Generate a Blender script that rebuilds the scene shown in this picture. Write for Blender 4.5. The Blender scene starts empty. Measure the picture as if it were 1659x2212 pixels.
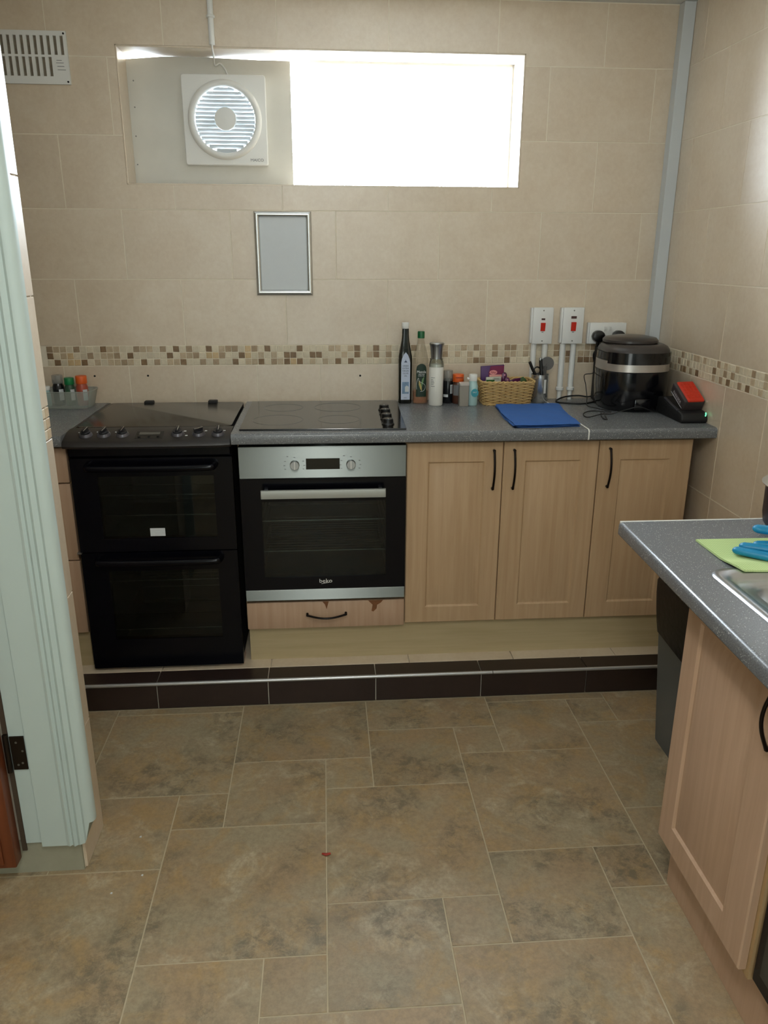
import bpy, bmesh, math, random
from mathutils import Vector, Matrix
random.seed(7)
S = bpy.context.scene
C = S.collection

# ------------------------------------------------------------------ camera
cam_d = bpy.data.cameras.new('camera')
cam = bpy.data.objects.new('camera', cam_d); C.objects.link(cam)
cam_d.sensor_fit = 'VERTICAL'; cam_d.sensor_height = 36.0
cam_d.lens = 1681.87 / 2212 * 36.0
cam_d.clip_start = 0.02
YAW, PITCH, ROLL = 0.0770, -0.3181, 0.0039
fw = Vector((math.sin(YAW)*math.cos(PITCH), math.cos(YAW)*math.cos(PITCH), math.sin(PITCH)))
rt = Vector((math.cos(YAW), -math.sin(YAW), 0)); up = rt.cross(fw)
r2 = rt*math.cos(ROLL) + up*math.sin(ROLL); u2 = up*math.cos(ROLL) - rt*math.sin(ROLL)
m = Matrix((r2, u2, -fw)).transposed().to_4x4()
m.translation = Vector((-0.0797, -3.2212, 1.5684))
cam.matrix_world = m
S.camera = cam

# ------------------------------------------------------------------ world, lights, exposure
w = bpy.data.worlds.new('sky'); S.world = w; w.use_nodes = True
bg = w.node_tree.nodes['Background']
bg.inputs[0].default_value = (0.84, 0.93, 1.0, 1); bg.inputs[1].default_value = 42.0

def area(name, loc, rot, sx, sy, power, col):
    l = bpy.data.lights.new(name, 'AREA'); l.shape = 'RECTANGLE'; l.size = sx; l.size_y = sy
    l.energy = power; l.color = col
    o = bpy.data.objects.new(name, l); C.objects.link(o); o.location = loc; o.rotation_euler = rot
    return o
pt = area('window_portal', (-0.03, 0.34, 2.05), (math.radians(-90), 0, 0), 1.6, 0.62, 1, (1, 1, 1))
pt.data.cycles.is_portal = True
# daylight from the doorway behind the viewer, and the hall's ceiling lamp
area('doorway_daylight', (-0.15, -4.9, 1.35), (math.radians(90), 0, 0), 1.0, 1.9, 17, (0.93, 1.0, 0.98))
area('hall_lamp_light', (-0.12, -2.80, 2.36), (0, 0, 0), 0.22, 1.0, 8, (0.98, 1.0, 0.96))
for ly in (-3.1, -2.5):   # the bare tube also throws light sideways
    l = bpy.data.lights.new('hall_tube_light', 'POINT'); l.energy = 9.5; l.color = (0.98, 1.0, 0.96); l.shadow_soft_size = 0.07
    o = bpy.data.objects.new('hall_tube_light', l); C.objects.link(o); o.location = (-.12, ly, 2.27)
S.view_settings.view_transform = 'Standard'; S.view_settings.look = 'None'
S.view_settings.gamma = 1; S.view_settings.use_curve_mapping = False
S.view_settings.exposure = 0.0

# ------------------------------------------------------------------ helpers: objects
LOCAL = set()
def _props(o, label=None, cat=None, group=None, kind=None):
    if label: o['label'] = label
    if cat: o['category'] = cat
    if group: o['group'] = group
    if kind: o['kind'] = kind
    return o
def thing(name, label, cat, loc=(0, 0, 0), rotz=0.0, group=None, local=False):
    o = bpy.data.objects.new(name, None); C.objects.link(o); o.empty_display_size = 0.05
    o.location = loc; o.rotation_euler = (0, 0, rotz)
    if local: LOCAL.add(o.name)
    return _props(o, label, cat, group)
def attach(o, parent):
    if parent is not None:
        o.parent = parent
        if parent.type == 'EMPTY' and parent.name not in LOCAL:
            o.matrix_parent_inverse = Matrix.Translation(-Vector(parent.location))
def obj(name, bm, mt, parent=None, smooth=None, label=None, kind=None):
    me = bpy.data.meshes.new(name)
    bmesh.ops.recalc_face_normals(bm, faces=bm.faces)
    bm.to_mesh(me); bm.free()
    me.materials.append(mt)
    if smooth is not None:
        me.polygons.foreach_set('use_smooth', [True]*len(me.polygons))
        me.set_sharp_from_angle(angle=math.radians(smooth))
    o = bpy.data.objects.new(name, me); C.objects.link(o)
    attach(o, parent)
    return _props(o, label=label, kind=kind)
def tag(o, label, cat, group=None): return _props(o, label, cat, group)
def link_mesh(name, me, loc, parent):
    o = bpy.data.objects.new(name, me); C.objects.link(o); o.location = loc
    attach(o, parent); return o
def dup(root, loc, label, rotz=None):
    r = root.copy(); C.objects.link(r); r.location = loc; r['label'] = label
    if rotz is not None: r.rotation_euler = (0, 0, rotz)
    for ch in list(root.children):
        c = ch.copy(); C.objects.link(c); c.parent = r
        for g in ch.children:
            d = g.copy(); C.objects.link(d); d.parent = c
    return r

# ------------------------------------------------------------------ helpers: shapes
NB = bmesh.new
def box(bm, x0, x1, y0, y1, z0, z1, bev=0.0, seg=2, edges=None):
    v = [bm.verts.new((x, y, z)) for x in (x0, x1) for y in (y0, y1) for z in (z0, z1)]
    fs = [(0,1,3,2),(4,6,7,5),(0,4,5,1),(2,3,7,6),(0,2,6,4),(1,5,7,3)]
    fa = [bm.faces.new([v[i] for i in f]) for f in fs]
    if bev:
        es = set(e for f in fa for e in f.edges)
        if edges: es = set(e for e in es if edges((e.verts[0].co+e.verts[1].co)/2, (e.verts[0].co-e.verts[1].co)))
        bmesh.ops.bevel(bm, geom=list(es), offset=bev, segments=seg, affect='EDGES', profile=0.5)
    return bm
def xf(bm, verts0, M):
    bm.verts.ensure_lookup_table()
    for v in list(bm.verts)[verts0:]: v.co = M @ v.co
def lathe(bm, prof, c=(0, 0, 0), seg=32, sx=1.0, sy=1.0, M=None, power=2.0, cap=True):
    rings = []
    for r, z in prof:
        ring = []
        for i in range(seg):
            a = 2*math.pi*i/seg; ca, sa = math.cos(a), math.sin(a)
            if power != 2.0:
                k = (abs(ca)**power + abs(sa)**power) ** (-1/power); ca, sa = ca*k, sa*k
            p_ = Vector((r*ca*sx, r*sa*sy, z))
            if M: p_ = M @ p_
            ring.append(bm.verts.new(p_ + Vector(c)))
        rings.append(ring)
    for a, b in zip(rings, rings[1:]):
        for i in range(seg):
            bm.faces.new((a[i], a[(i+1) % seg], b[(i+1) % seg], b[i]))
    if cap:
        if prof[0][0] > 1e-6: bm.faces.new(rings[0][::-1])
        if prof[-1][0] > 1e-6: bm.faces.new(rings[-1])
    return bm
AX = {'x': Matrix.Rotation(math.radians(90), 3, 'Y'), 'y': Matrix.Rotation(math.radians(90), 3, 'X'), 'z': Matrix.Identity(3)}
def cyl(bm, c, r, h, ax='z', seg=24, r2=None, bev=0.0):
    # starts at c and runs h along the axis ('y' runs towards the viewer, -y)
    r2 = r if r2 is None else r2
    pr = [(r, 0), (r2, h)] if not bev else [(r-bev, 0), (r, bev), (r2, h-bev), (r2-bev, h)]
    return lathe(bm, pr, c, seg, M=AX[ax])
def tube(bm, pts, r, seg=8, closed=False, flat=1.0):
    P = [Vector(q) for q in pts]; n = len(P); rings = []
    nrm = None
    for i in range(n):
        if closed: t = (P[(i+1) % n]-P[i-1])
        else: t = P[min(i+1, n-1)]-P[max(i-1, 0)]
        t.normalize()
        if nrm is None:
            nrm = t.orthogonal().normalized() if abs(t.z) > .9 else Vector((0, 0, 1)).cross(t).normalized()
        nrm = (nrm - t*nrm.dot(t)).normalized(); b = t.cross(nrm)
        ri = r[i] if isinstance(r, (list, tuple)) else r
        rings.append([bm.verts.new(P[i] + nrm*math.cos(2*math.pi*k/seg)*ri + b*math.sin(2*math.pi*k/seg)*ri*flat) for k in range(seg)])
    m_ = n if closed else n-1
    for i in range(m_):
        a, b2 = rings[i], rings[(i+1) % n]
        for k in range(seg): bm.faces.new((a[k], a[(k+1) % seg], b2[(k+1) % seg], b2[k]))
    if not closed:
        bm.faces.new(rings[0][::-1]); bm.faces.new(rings[-1])
    return bm
def smooth_pts(pts, sub=6):
    P = [Vector(q) for q in pts]; out = []
    for i in range(len(P)-1):
        p0, p1, p2, p3 = P[max(i-1, 0)], P[i], P[i+1], P[min(i+2, len(P)-1)]
        for k in range(sub):
            t = k/sub
            out.append(0.5*((2*p1)+(-p0+p2)*t+(2*p0-5*p1+4*p2-p3)*t*t+(-p0+3*p1-3*p2+p3)*t**3))
    out.append(P[-1]); return out
def prism(bm, poly, h0, h1, ax='z', bev=0.0, seg=2):
    # poly 2D extruded along axis: 'z' -> (x,y); 'y' -> (x,z); 'x' -> (y,z)
    def P(a, b, h): return {'z': (a, b, h), 'y': (a, h, b), 'x': (h, a, b)}[ax]
    A = [bm.verts.new(P(a, b, h0)) for a, b in poly]; B = [bm.verts.new(P(a, b, h1)) for a, b in poly]
    n = len(poly); fa = [bm.faces.new(A[::-1]), bm.faces.new(B)]
    for i in range(n): fa.append(bm.faces.new((A[i], A[(i+1) % n], B[(i+1) % n], B[i])))
    if bev:
        es = set(e for f in fa for e in f.edges)
        bmesh.ops.bevel(bm, geom=list(es), offset=bev, segments=seg, affect='EDGES', profile=0.5)
    return bm
def rrect(x0, x1, y0, y1, r, n=6):
    out = []
    for cx, cy, a0 in ((x1-r, y1-r, 0), (x0+r, y1-r, 90), (x0+r, y0+r, 180), (x1-r, y0+r, 270)):
        for k in range(n+1):
            a = math.radians(a0+90*k/n); out.append((cx+r*math.cos(a), cy+r*math.sin(a)))
    return out
def text_mesh(name, s, size, mt, parent, M, label=None, ext=0.0002, align='CENTER', sx=1.0):
    cu = bpy.data.curves.new(name, 'FONT'); cu.body = s; cu.size = size; cu.extrude = ext
    cu.align_x = align; cu.align_y = 'CENTER'; cu.resolution_u = 3
    t = bpy.data.objects.new(name+'_curve', cu); C.objects.link(t)
    dg = bpy.context.evaluated_depsgraph_get()
    me = bpy.data.meshes.new_from_object(t.evaluated_get(dg))
    bpy.data.objects.remove(t); bpy.data.curves.remove(cu)
    me.transform(M @ Matrix.Diagonal((sx, 1, 1, 1)))
    me.materials.clear(); me.materials.append(mt)
    o = bpy.data.objects.new(name, me); C.objects.link(o); attach(o, parent)
    return _props(o, label=label)
def face_front(x, y, z):   # text standing in the xz plane, read from -y
    return Matrix.Translation((x, y, z)) @ Matrix.Rotation(math.radians(90), 4, 'X')

# ------------------------------------------------------------------ helpers: materials
def nodes(name):
    mt = bpy.data.materials.new(name); mt.use_nodes = True
    nt = mt.node_tree; b = nt.nodes['Principled BSDF']
    return mt, nt, b
def lin(c):
    return tuple(((x/255)/12.92 if x/255 <= .04045 else ((x/255+.055)/1.055)**2.4) for x in c)+(1,)
def plain(name, rgb, rough=.5, metal=0.0, spec=.5, coat=0.0, aniso=0.0, trans=0.0, alpha=1.0, emit=None, noise=0.0, nscale=40, bump=0.0, bscale=200, rot=0.0):
    mt, nt, b = nodes(name)
    b.inputs['Base Color'].default_value = lin(rgb)
    b.inputs['Roughness'].default_value = rough; b.inputs['Metallic'].default_value = metal
    b.inputs['Specular IOR Level'].default_value = spec; b.inputs['Coat Weight'].default_value = coat
    b.inputs['Transmission Weight'].default_value = trans; b.inputs['Alpha'].default_value = alpha
    if aniso:
        b.inputs['Anisotropic'].default_value = aniso; b.inputs['Anisotropic Rotation'].default_value = rot
        tn = nt.nodes.new('ShaderNodeTangent'); tn.direction_type = 'RADIAL'; tn.axis = 'Z'
        nt.links.new(tn.outputs[0], b.inputs['Tangent'])
    if emit:
        b.inputs['Emission Color'].default_value = lin(rgb); b.inputs['Emission Strength'].default_value = emit
    tc = nt.nodes.new('ShaderNodeTexCoord')
    if noise:
        n = nt.nodes.new('ShaderNodeTexNoise'); n.inputs['Scale'].default_value = nscale; n.inputs['Detail'].default_value = 5
        nt.links.new(tc.outputs['Object'], n.inputs['Vector'])
        mx = nt.nodes.new('ShaderNodeMix'); mx.data_type = 'RGBA'; mx.blend_type = 'MIX'
        c = lin(rgb)
        mx.inputs[6].default_value = tuple(x*(1-noise) for x in c[:3])+(1,)
        mx.inputs[7].default_value = tuple(min(1, x*(1+noise)) for x in c[:3])+(1,)
        nt.links.new(n.outputs['Fac'], mx.inputs[0]); nt.links.new(mx.outputs[2], b.inputs['Base Color'])
    if bump:
        n2 = nt.nodes.new('ShaderNodeTexNoise'); n2.inputs['Scale'].default_value = bscale; n2.inputs['Detail'].default_value = 3
        nt.links.new(tc.outputs['Object'], n2.inputs['Vector'])
        bp = nt.nodes.new('ShaderNodeBump'); bp.inputs['Strength'].default_value = bump; bp.inputs['Distance'].default_value = .002
        nt.links.new(n2.outputs['Fac'], bp.inputs['Height']); nt.links.new(bp.outputs[0], b.inputs['Normal'])
    return mt
def ramp(nt, stops):
    r = nt.nodes.new('ShaderNodeValToRGB'); e = r.color_ramp.elements
    e[0].position, e[0].color = stops[0][0], lin(stops[0][1])
    e[1].position, e[1].color = stops[-1][0], lin(stops[-1][1])
    for pz, c in stops[1:-1]:
        k = e.new(pz); k.color = lin(c)
    return r
def stone(name, stops, s1, s2, rough, amp=.35, vary=3.0, stretch=(1, 1, 1), bump=.1, darkspots=None, rnd=.08, spec=.5, coat=0.0):
    mt, nt, b = nodes(name); L = nt.links
    g = nt.nodes.new('ShaderNodeNewGeometry'); oi = nt.nodes.new('ShaderNodeObjectInfo')
    ml = nt.nodes.new('ShaderNodeMath'); ml.operation = 'MULTIPLY'; ml.inputs[1].default_value = vary
    L.new(oi.outputs['Random'], ml.inputs[0])
    mp = nt.nodes.new('ShaderNodeMapping'); mp.inputs['Scale'].default_value = stretch
    L.new(g.outputs['Position'], mp.inputs['Vector'])
    va = nt.nodes.new('ShaderNodeVectorMath'); va.operation = 'ADD'
    L.new(mp.outputs[0], va.inputs[0]); L.new(ml.outputs[0], va.inputs[1])
    n1 = nt.nodes.new('ShaderNodeTexNoise'); n1.inputs['Scale'].default_value = s1; n1.inputs['Detail'].default_value = 8; n1.inputs['Roughness'].default_value = .62; n1.inputs['Distortion'].default_value = .4
    n2 = nt.nodes.new('ShaderNodeTexNoise'); n2.inputs['Scale'].default_value = s2; n2.inputs['Detail'].default_value = 6; n2.inputs['Roughness'].default_value = .7
    L.new(va.outputs[0], n1.inputs['Vector']); L.new(va.outputs[0], n2.inputs['Vector'])
    mx = nt.nodes.new('ShaderNodeMix'); mx.data_type = 'FLOAT'; mx.inputs[0].default_value = amp
    L.new(n1.outputs['Fac'], mx.inputs[2]); L.new(n2.outputs['Fac'], mx.inputs[3])
    rp = ramp(nt, stops); L.new(mx.outputs[0], rp.inputs[0])
    out = rp.outputs[0]
    if darkspots:
        n3 = nt.nodes.new('ShaderNodeTexNoise'); n3.inputs['Scale'].default_value = darkspots[0]; n3.inputs['Detail'].default_value = 10; n3.inputs['Roughness'].default_value = .75; n3.inputs['Distortion'].default_value = 1.2
        L.new(va.outputs[0], n3.inputs['Vector'])
        r3 = nt.nodes.new('ShaderNodeValToRGB'); r3.color_ramp.elements[0].position = darkspots[1]; r3.color_ramp.elements[1].position = darkspots[2]
        L.new(n3.outputs['Fac'], r3.inputs[0])
        m3 = nt.nodes.new('ShaderNodeMix'); m3.data_type = 'RGBA'
        m3.inputs[6].default_value = lin(darkspots[3])
        L.new(r3.outputs[0], m3.inputs[0]); L.new(out, m3.inputs[7]); out = m3.outputs[2]
    hv = nt.nodes.new('ShaderNodeHueSaturation')
    mr = nt.nodes.new('ShaderNodeMapRange'); mr.inputs[3].default_value = 1-rnd; mr.inputs[4].default_value = 1+rnd
    L.new(oi.outputs['Random'], mr.inputs[0]); L.new(mr.outputs[0], hv.inputs['Value']); L.new(out, hv.inputs['Color'])
    L.new(hv.outputs[0], b.inputs['Base Color'])
    b.inputs['Roughness'].default_value = rough; b.inputs['Specular IOR Level'].default_value = spec; b.inputs['Coat Weight'].default_value = coat; b.inputs['Coat Roughness'].default_value = .36
    if bump:
        bp = nt.nodes.new('ShaderNodeBump'); bp.inputs['Strength'].default_value = bump; bp.inputs['Distance'].default_value = .003
        L.new(n2.outputs['Fac'], bp.inputs['Height']); L.new(bp.outputs[0], b.inputs['Normal'])
    return mt
def wood(name, c1, c2, rough=.5, sc=(60, 60, 3)):
    mt, nt, b = nodes(name); L = nt.links
    g = nt.nodes.new('ShaderNodeNewGeometry')
    mp = nt.nodes.new('ShaderNodeMapping'); mp.inputs['Scale'].default_value = sc
    L.new(g.outputs['Position'], mp.inputs['Vector'])
    n1 = nt.nodes.new('ShaderNodeTexNoise'); n1.inputs['Scale'].default_value = 1; n1.inputs['Detail'].default_value = 6; n1.inputs['Distortion'].default_value = .6
    L.new(mp.outputs[0], n1.inputs['Vector'])
    rp = ramp(nt, [(.3, c1), (.7, c2)]); L.new(n1.outputs['Fac'], rp.inputs[0]); L.new(rp.outputs[0], b.inputs['Base Color'])
    b.inputs['Roughness'].default_value = rough
    return mt
def speckle(name, base, dot, rough):
    mt, nt, b = nodes(name); L = nt.links
    g = nt.nodes.new('ShaderNodeNewGeometry')
    v = nt.nodes.new('ShaderNodeTexVoronoi'); v.inputs['Scale'].default_value = 300
    L.new(g.outputs['Position'], v.inputs['Vector'])
    n = nt.nodes.new('ShaderNodeTexNoise'); n.inputs['Scale'].default_value = 420; n.inputs['Detail'].default_value = 4
    L.new(g.outputs['Position'], n.inputs['Vector'])
    rp = ramp(nt, [(.35, tuple(int(x*.78) for x in base)), (.6, base)]); L.new(n.outputs['Fac'], rp.inputs[0])
    r2_ = nt.nodes.new('ShaderNodeValToRGB'); r2_.color_ramp.elements[0].position = .20; r2_.color_ramp.elements[0].color = (1, 1, 1, 1); r2_.color_ramp.elements[1].position = .38; r2_.color_ramp.elements[1].color = (0, 0, 0, 1)
    L.new(v.outputs['Distance'], r2_.inputs[0])
    sp = nt.nodes.new('ShaderNodeSeparateColor'); L.new(v.outputs['Color'], sp.inputs[0])
    gt = nt.nodes.new('ShaderNodeMath'); gt.operation = 'GREATER_THAN'; gt.inputs[1].default_value = .84; L.new(sp.outputs[0], gt.inputs[0])
    mu = nt.nodes.new('ShaderNodeMath'); mu.operation = 'MULTIPLY'; L.new(gt.outputs[0], mu.inputs[0]); L.new(r2_.outputs[0], mu.inputs[1])
    mx = nt.nodes.new('ShaderNodeMix'); mx.data_type = 'RGBA'; L.new(mu.outputs[0], mx.inputs[0]); L.new(rp.outputs[0], mx.inputs[6]); mx.inputs[7].default_value = lin(dot)
    L.new(mx.outputs[2], b.inputs['Base Color']); b.inputs['Roughness'].default_value = rough
    return mt
def glassy(name, rgb, rough=.02, mix=.15, ior=1.45):
    # thin clear sheet: see-through with a mirror-like sheen
    mt = bpy.data.materials.new(name); mt.use_nodes = True; nt = mt.node_tree; nt.nodes.clear()
    o = nt.nodes.new('ShaderNodeOutputMaterial'); t = nt.nodes.new('ShaderNodeBsdfTransparent'); t.inputs[0].default_value = lin(rgb)
    g = nt.nodes.new('ShaderNodeBsdfGlossy'); g.inputs['Roughness'].default_value = rough
    f = nt.nodes.new('ShaderNodeFresnel'); f.inputs['IOR'].default_value = ior
    a = nt.nodes.new('ShaderNodeMath'); a.operation = 'ADD'; a.inputs[1].default_value = mix*.1; a.use_clamp = True
    nt.links.new(f.outputs[0], a.inputs[0])
    x = nt.nodes.new('ShaderNodeMixShader'); nt.links.new(a.outputs[0], x.inputs[0]); nt.links.new(t.outputs[0], x.inputs[1]); nt.links.new(g.outputs[0], x.inputs[2])
    nt.links.new(x.outputs[0], o.inputs[0]); return mt
def frosted(name, rgb, t=.5, rough=.3):
    # translucent plastic: part see-through, part diffuse
    mt = bpy.data.materials.new(name); mt.use_nodes = True; nt = mt.node_tree; b = nt.nodes['Principled BSDF']
    b.inputs['Base Color'].default_value = lin(rgb); b.inputs['Roughness'].default_value = rough
    o = nt.nodes['Material Output']; tr = nt.nodes.new('ShaderNodeBsdfTransparent'); x = nt.nodes.new('ShaderNodeMixShader'); x.inputs[0].default_value = t
    nt.links.new(b.outputs[0], x.inputs[1]); nt.links.new(tr.outputs[0], x.inputs[2]); nt.links.new(x.outputs[0], o.inputs[0]); return mt

def slate():
    mt, nt, b = nodes('slate_effect_floor'); L = nt.links
    g = nt.nodes.new('ShaderNodeNewGeometry'); oi = nt.nodes.new('ShaderNodeObjectInfo')
    ml = nt.nodes.new('ShaderNodeMath'); ml.operation = 'MULTIPLY'; ml.inputs[1].default_value = 31
    L.new(oi.outputs['Random'], ml.inputs[0])
    va = nt.nodes.new('ShaderNodeVectorMath'); va.operation = 'ADD'; L.new(g.outputs['Position'], va.inputs[0]); L.new(ml.outputs[0], va.inputs[1])
    def noise(sc, det, ro, di=0.0):
        n = nt.nodes.new('ShaderNodeTexNoise'); n.inputs['Scale'].default_value = sc; n.inputs['Detail'].default_value = det; n.inputs['Roughness'].default_value = ro; n.inputs['Distortion'].default_value = di
        L.new(va.outputs[0], n.inputs['Vector']); return n.outputs['Fac']
    def mask(f, lo, hi, k=1.0):
        r = nt.nodes.new('ShaderNodeMapRange'); r.inputs[1].default_value = lo; r.inputs[2].default_value = hi; r.inputs[4].default_value = k; L.new(f, r.inputs[0]); return r.outputs[0]
    def mix(f, a, c, mode='MIX'):
        m_ = nt.nodes.new('ShaderNodeMix'); m_.data_type = 'RGBA'; m_.blend_type = mode
        L.new(f, m_.inputs[0])
        for k_, v_ in ((6, a), (7, c)):
            if isinstance(v_, tuple): m_.inputs[k_].default_value = lin(v_)
            else: L.new(v_, m_.inputs[k_])
        return m_.outputs[2]
    base = mix(mask(noise(5, 5, .6), .38, .62), (163, 139, 107), (160, 146, 118))
    base = mix(mask(noise(9, 6, .65, .6), .48, .66, .8), base, (170, 140, 94))
    base = mix(mask(noise(7, 8, .7, .9), .52, .68, .8), base, (186, 172, 144))
    a_ = nt.nodes.new('ShaderNodeMath'); a_.operation = 'MULTIPLY'
    L.new(mask(noise(4.2, 4, .6, .4), .47, .60), a_.inputs[0]); L.new(mask(noise(26, 9, .78, .3), .44, .60), a_.inputs[1])
    base = mix(mask(a_.outputs[0], 0, 1, .8), base, (102, 94, 76))
    base = mix(mask(noise(75, 7, .85), .42, .60, .45), base, (120, 104, 82))
    hv = nt.nodes.new('ShaderNodeHueSaturation'); mr = nt.nodes.new('ShaderNodeMapRange'); mr.inputs[3].default_value = .95; mr.inputs[4].default_value = 1.07
    L.new(oi.outputs['Random'], mr.inputs[0]); L.new(mr.outputs[0], hv.inputs['Value']); L.new(base, hv.inputs['Color']); L.new(hv.outputs[0], b.inputs['Base Color'])
    b.inputs['Roughness'].default_value = .5
    bp = nt.nodes.new('ShaderNodeBump'); bp.inputs['Strength'].default_value = .12; bp.inputs['Distance'].default_value = .002
    L.new(noise(22, 6, .7), bp.inputs['Height']); L.new(bp.outputs[0], b.inputs['Normal'])
    return mt
M = {}
M['tile'] = stone('beige_wall_tile', [(.3, (204, 183, 156)), (.5, (214, 196, 171)), (.7, (223, 208, 186))], 5, 60, .38, amp=.45, vary=9, bump=.02, rnd=.025, spec=.85, coat=1.0)
M['grout'] = plain('cream_grout', (236, 226, 206), .8, noise=.08)
M['floor'] = slate()
M['floorgrout'] = plain('floor_joint', (184, 170, 142), .8, noise=.15)
M['mosaic'] = {k: stone('mosaic_'+n, [(.3, a), (.7, b)], 60, 200, .45, vary=5, bump=.1, rnd=.09) for k, n, a, b in (
    ('.', 'cream', (206, 192, 164), (226, 214, 190)), ('m', 'buff', (176, 154, 124), (206, 186, 156)), ('t', 'tan', (196, 166, 122), (214, 188, 146)),
    ('d', 'brown', (148, 126, 98), (178, 154, 124)), ('D', 'dark_brown', (116, 90, 62), (146, 118, 86)))}
M['darktile'] = stone('dark_brown_tile', [(.3, (38, 26, 22)), (.7, (52, 38, 33))], 6, 50, .38, vary=4, bump=.03)
M['ceiling'] = plain('ceiling_white', (225, 225, 220), .8)
M['white'] = plain('white_gloss_paint', (190, 205, 201), .35, noise=.03, nscale=12)
M['plastic'] = plain('white_plastic', (232, 232, 228), .35)
M['greyplastic'] = plain('trunking_plastic', (205, 210, 212), .4)
M['panel'] = plain('painted_board', (216, 214, 205), .7, noise=.10, nscale=9, bump=.05, bscale=30)
M['blackp'] = plain('black_plastic', (12, 12, 14), .3)
M['blackm'] = plain('black_matt', (16, 15, 16), .6)
M['enamel'] = plain('black_enamel', (7, 7, 13), .18, spec=.22)
M['ovenglass'] = glassy('oven_glass', (176, 182, 178), .03, .2, 1.3)
M['hobglass'] = plain('hob_glass', (20, 18, 17), .13, spec=.6, noise=.3, nscale=6)
M['lidglass'] = plain('cooker_lid_glass', (30, 26, 24), .2, spec=.55, noise=.35, nscale=7)
M['steel'] = plain('brushed_steel', (150, 155, 152), .42, metal=1, aniso=1.0, rot=.25)
M['steel2'] = plain('steel', (205, 206, 204), .22, metal=.85)
M['dullsteel'] = plain('dull_steel', (176, 178, 180), .3, metal=1)
M['sink'] = plain('sink_steel', (190, 194, 198), .3, metal=1)
M['cavity'] = plain('oven_enamel_grey', (104, 108, 102), .4, noise=.2, nscale=12)
M['chrome'] = plain('rack_wire', (190, 190, 185), .25, metal=1)
M['display'] = plain('display_black', (6, 8, 9), .08)
M['lcd'] = plain('lcd_grey', (88, 86, 80), .3)
M['door'] = wood('light_beech_door', (182, 151, 116), (195, 165, 130), .42)
M['doorside'] = wood('light_beech_edge', (176, 146, 104), (190, 160, 118), .5)
M['plinth'] = wood('pale_plinth', (178, 160, 122), (190, 172, 134), .5, sc=(3, 60, 60))
M['pinkdoor'] = wood('pink_beech_door', (184, 152, 125), (196, 165, 139), .42)
M['carcass'] = plain('carcass_board', (180, 160, 130), .6)
M['bronze'] = plain('dark_bronze', (26, 18, 14), .3, metal=.6)
M['worktop'] = speckle('speckled_grey_laminate', (122, 125, 128), (200, 202, 198), .26)
M['trim'] = plain('white_trim', (232, 232, 228), .35)
M['alu'] = plain('metal_nosing', (196, 196, 196), .3, metal=.7)
M['paper'] = plain('paper_board', (206, 210, 212), .35, noise=.03)
M['silver'] = plain('silver_frame', (214, 216, 214), .25, metal=.85)
M['red'] = plain('red_switch', (206, 40, 20), .3)
M['screw'] = plain('screw_head', (130, 130, 125), .35, metal=.8)
M['dark'] = plain('dark_hole', (24, 20, 16), .9)
M['ink'] = plain('grey_ink', (120, 122, 124), .6)
M['glass_window'] = glassy('window_glass', (250, 252, 255), .0, .1, 1.3)
M['brown_door'] = wood('brown_door_wood', (104, 52, 26), (122, 64, 34), .4, sc=(50, 50, 2))
M['hinge'] = plain('dark_hinge', (44, 36, 28), .4, metal=.7)
M['skirt'] = stone('grey_plinth_tile', [(.3, (150, 150, 130)), (.7, (165, 163, 144))], 8, 60, .5, vary=2)
M['stain'] = plain('brown_chip', (122, 78, 44), .7, noise=.3, nscale=60)

# ------------------------------------------------------------------ room shell
ZC = 2.452; XR = 1.3032; XL = -2.4
W, H = 0.4045, 0.2541
ZM, MH = 1.1455, 0.0778
rows = [ZM+MH+H*i for i in range(6)]            # joints above the mosaic
WX0, WX1, WZ0, WZ1 = -0.801, 0.690, 1.818, 2.280   # window opening
def struct(name, bm, mt, parent=None): return obj(name, bm, mt, parent, kind='structure')

bm = NB()  # back wall: four blocks round the opening, one mesh
for a in ((XL, WX0, 0, ZC), (WX1, XR+.12, 0, ZC), (WX0, WX1, 0, WZ0), (WX0, WX1, WZ1, ZC)):
    box(bm, a[0], a[1], -0.0028, 0.30, a[2], a[3])
wall_back = struct('wall_back', bm, M['grout'])
bm = NB(); box(bm, XR-.0028, XR+.12, -5.1, 0.002, 0, ZC); wall_right = struct('wall_right', bm, M['grout'])
bm = NB(); box(bm, XL-.1, XL, -5.1, 0.002, 0, ZC); struct('wall_left', bm, M['tile'])
bm = NB(); box(bm, XL, XR, -5.2, -5.1, 0, ZC); struct('wall_hall', bm, M['white'])
bm = NB(); box(bm, XL-.1, XR+.12, -5.2, 0.30, ZC, ZC+.1); struct('ceiling', bm, M['ceiling'])
bm = NB(); box(bm, XL-.1, XR+.12, -5.2, 0.002, -0.1, -0.0013); floor = struct('floor', bm, M['floorgrout'])

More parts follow.
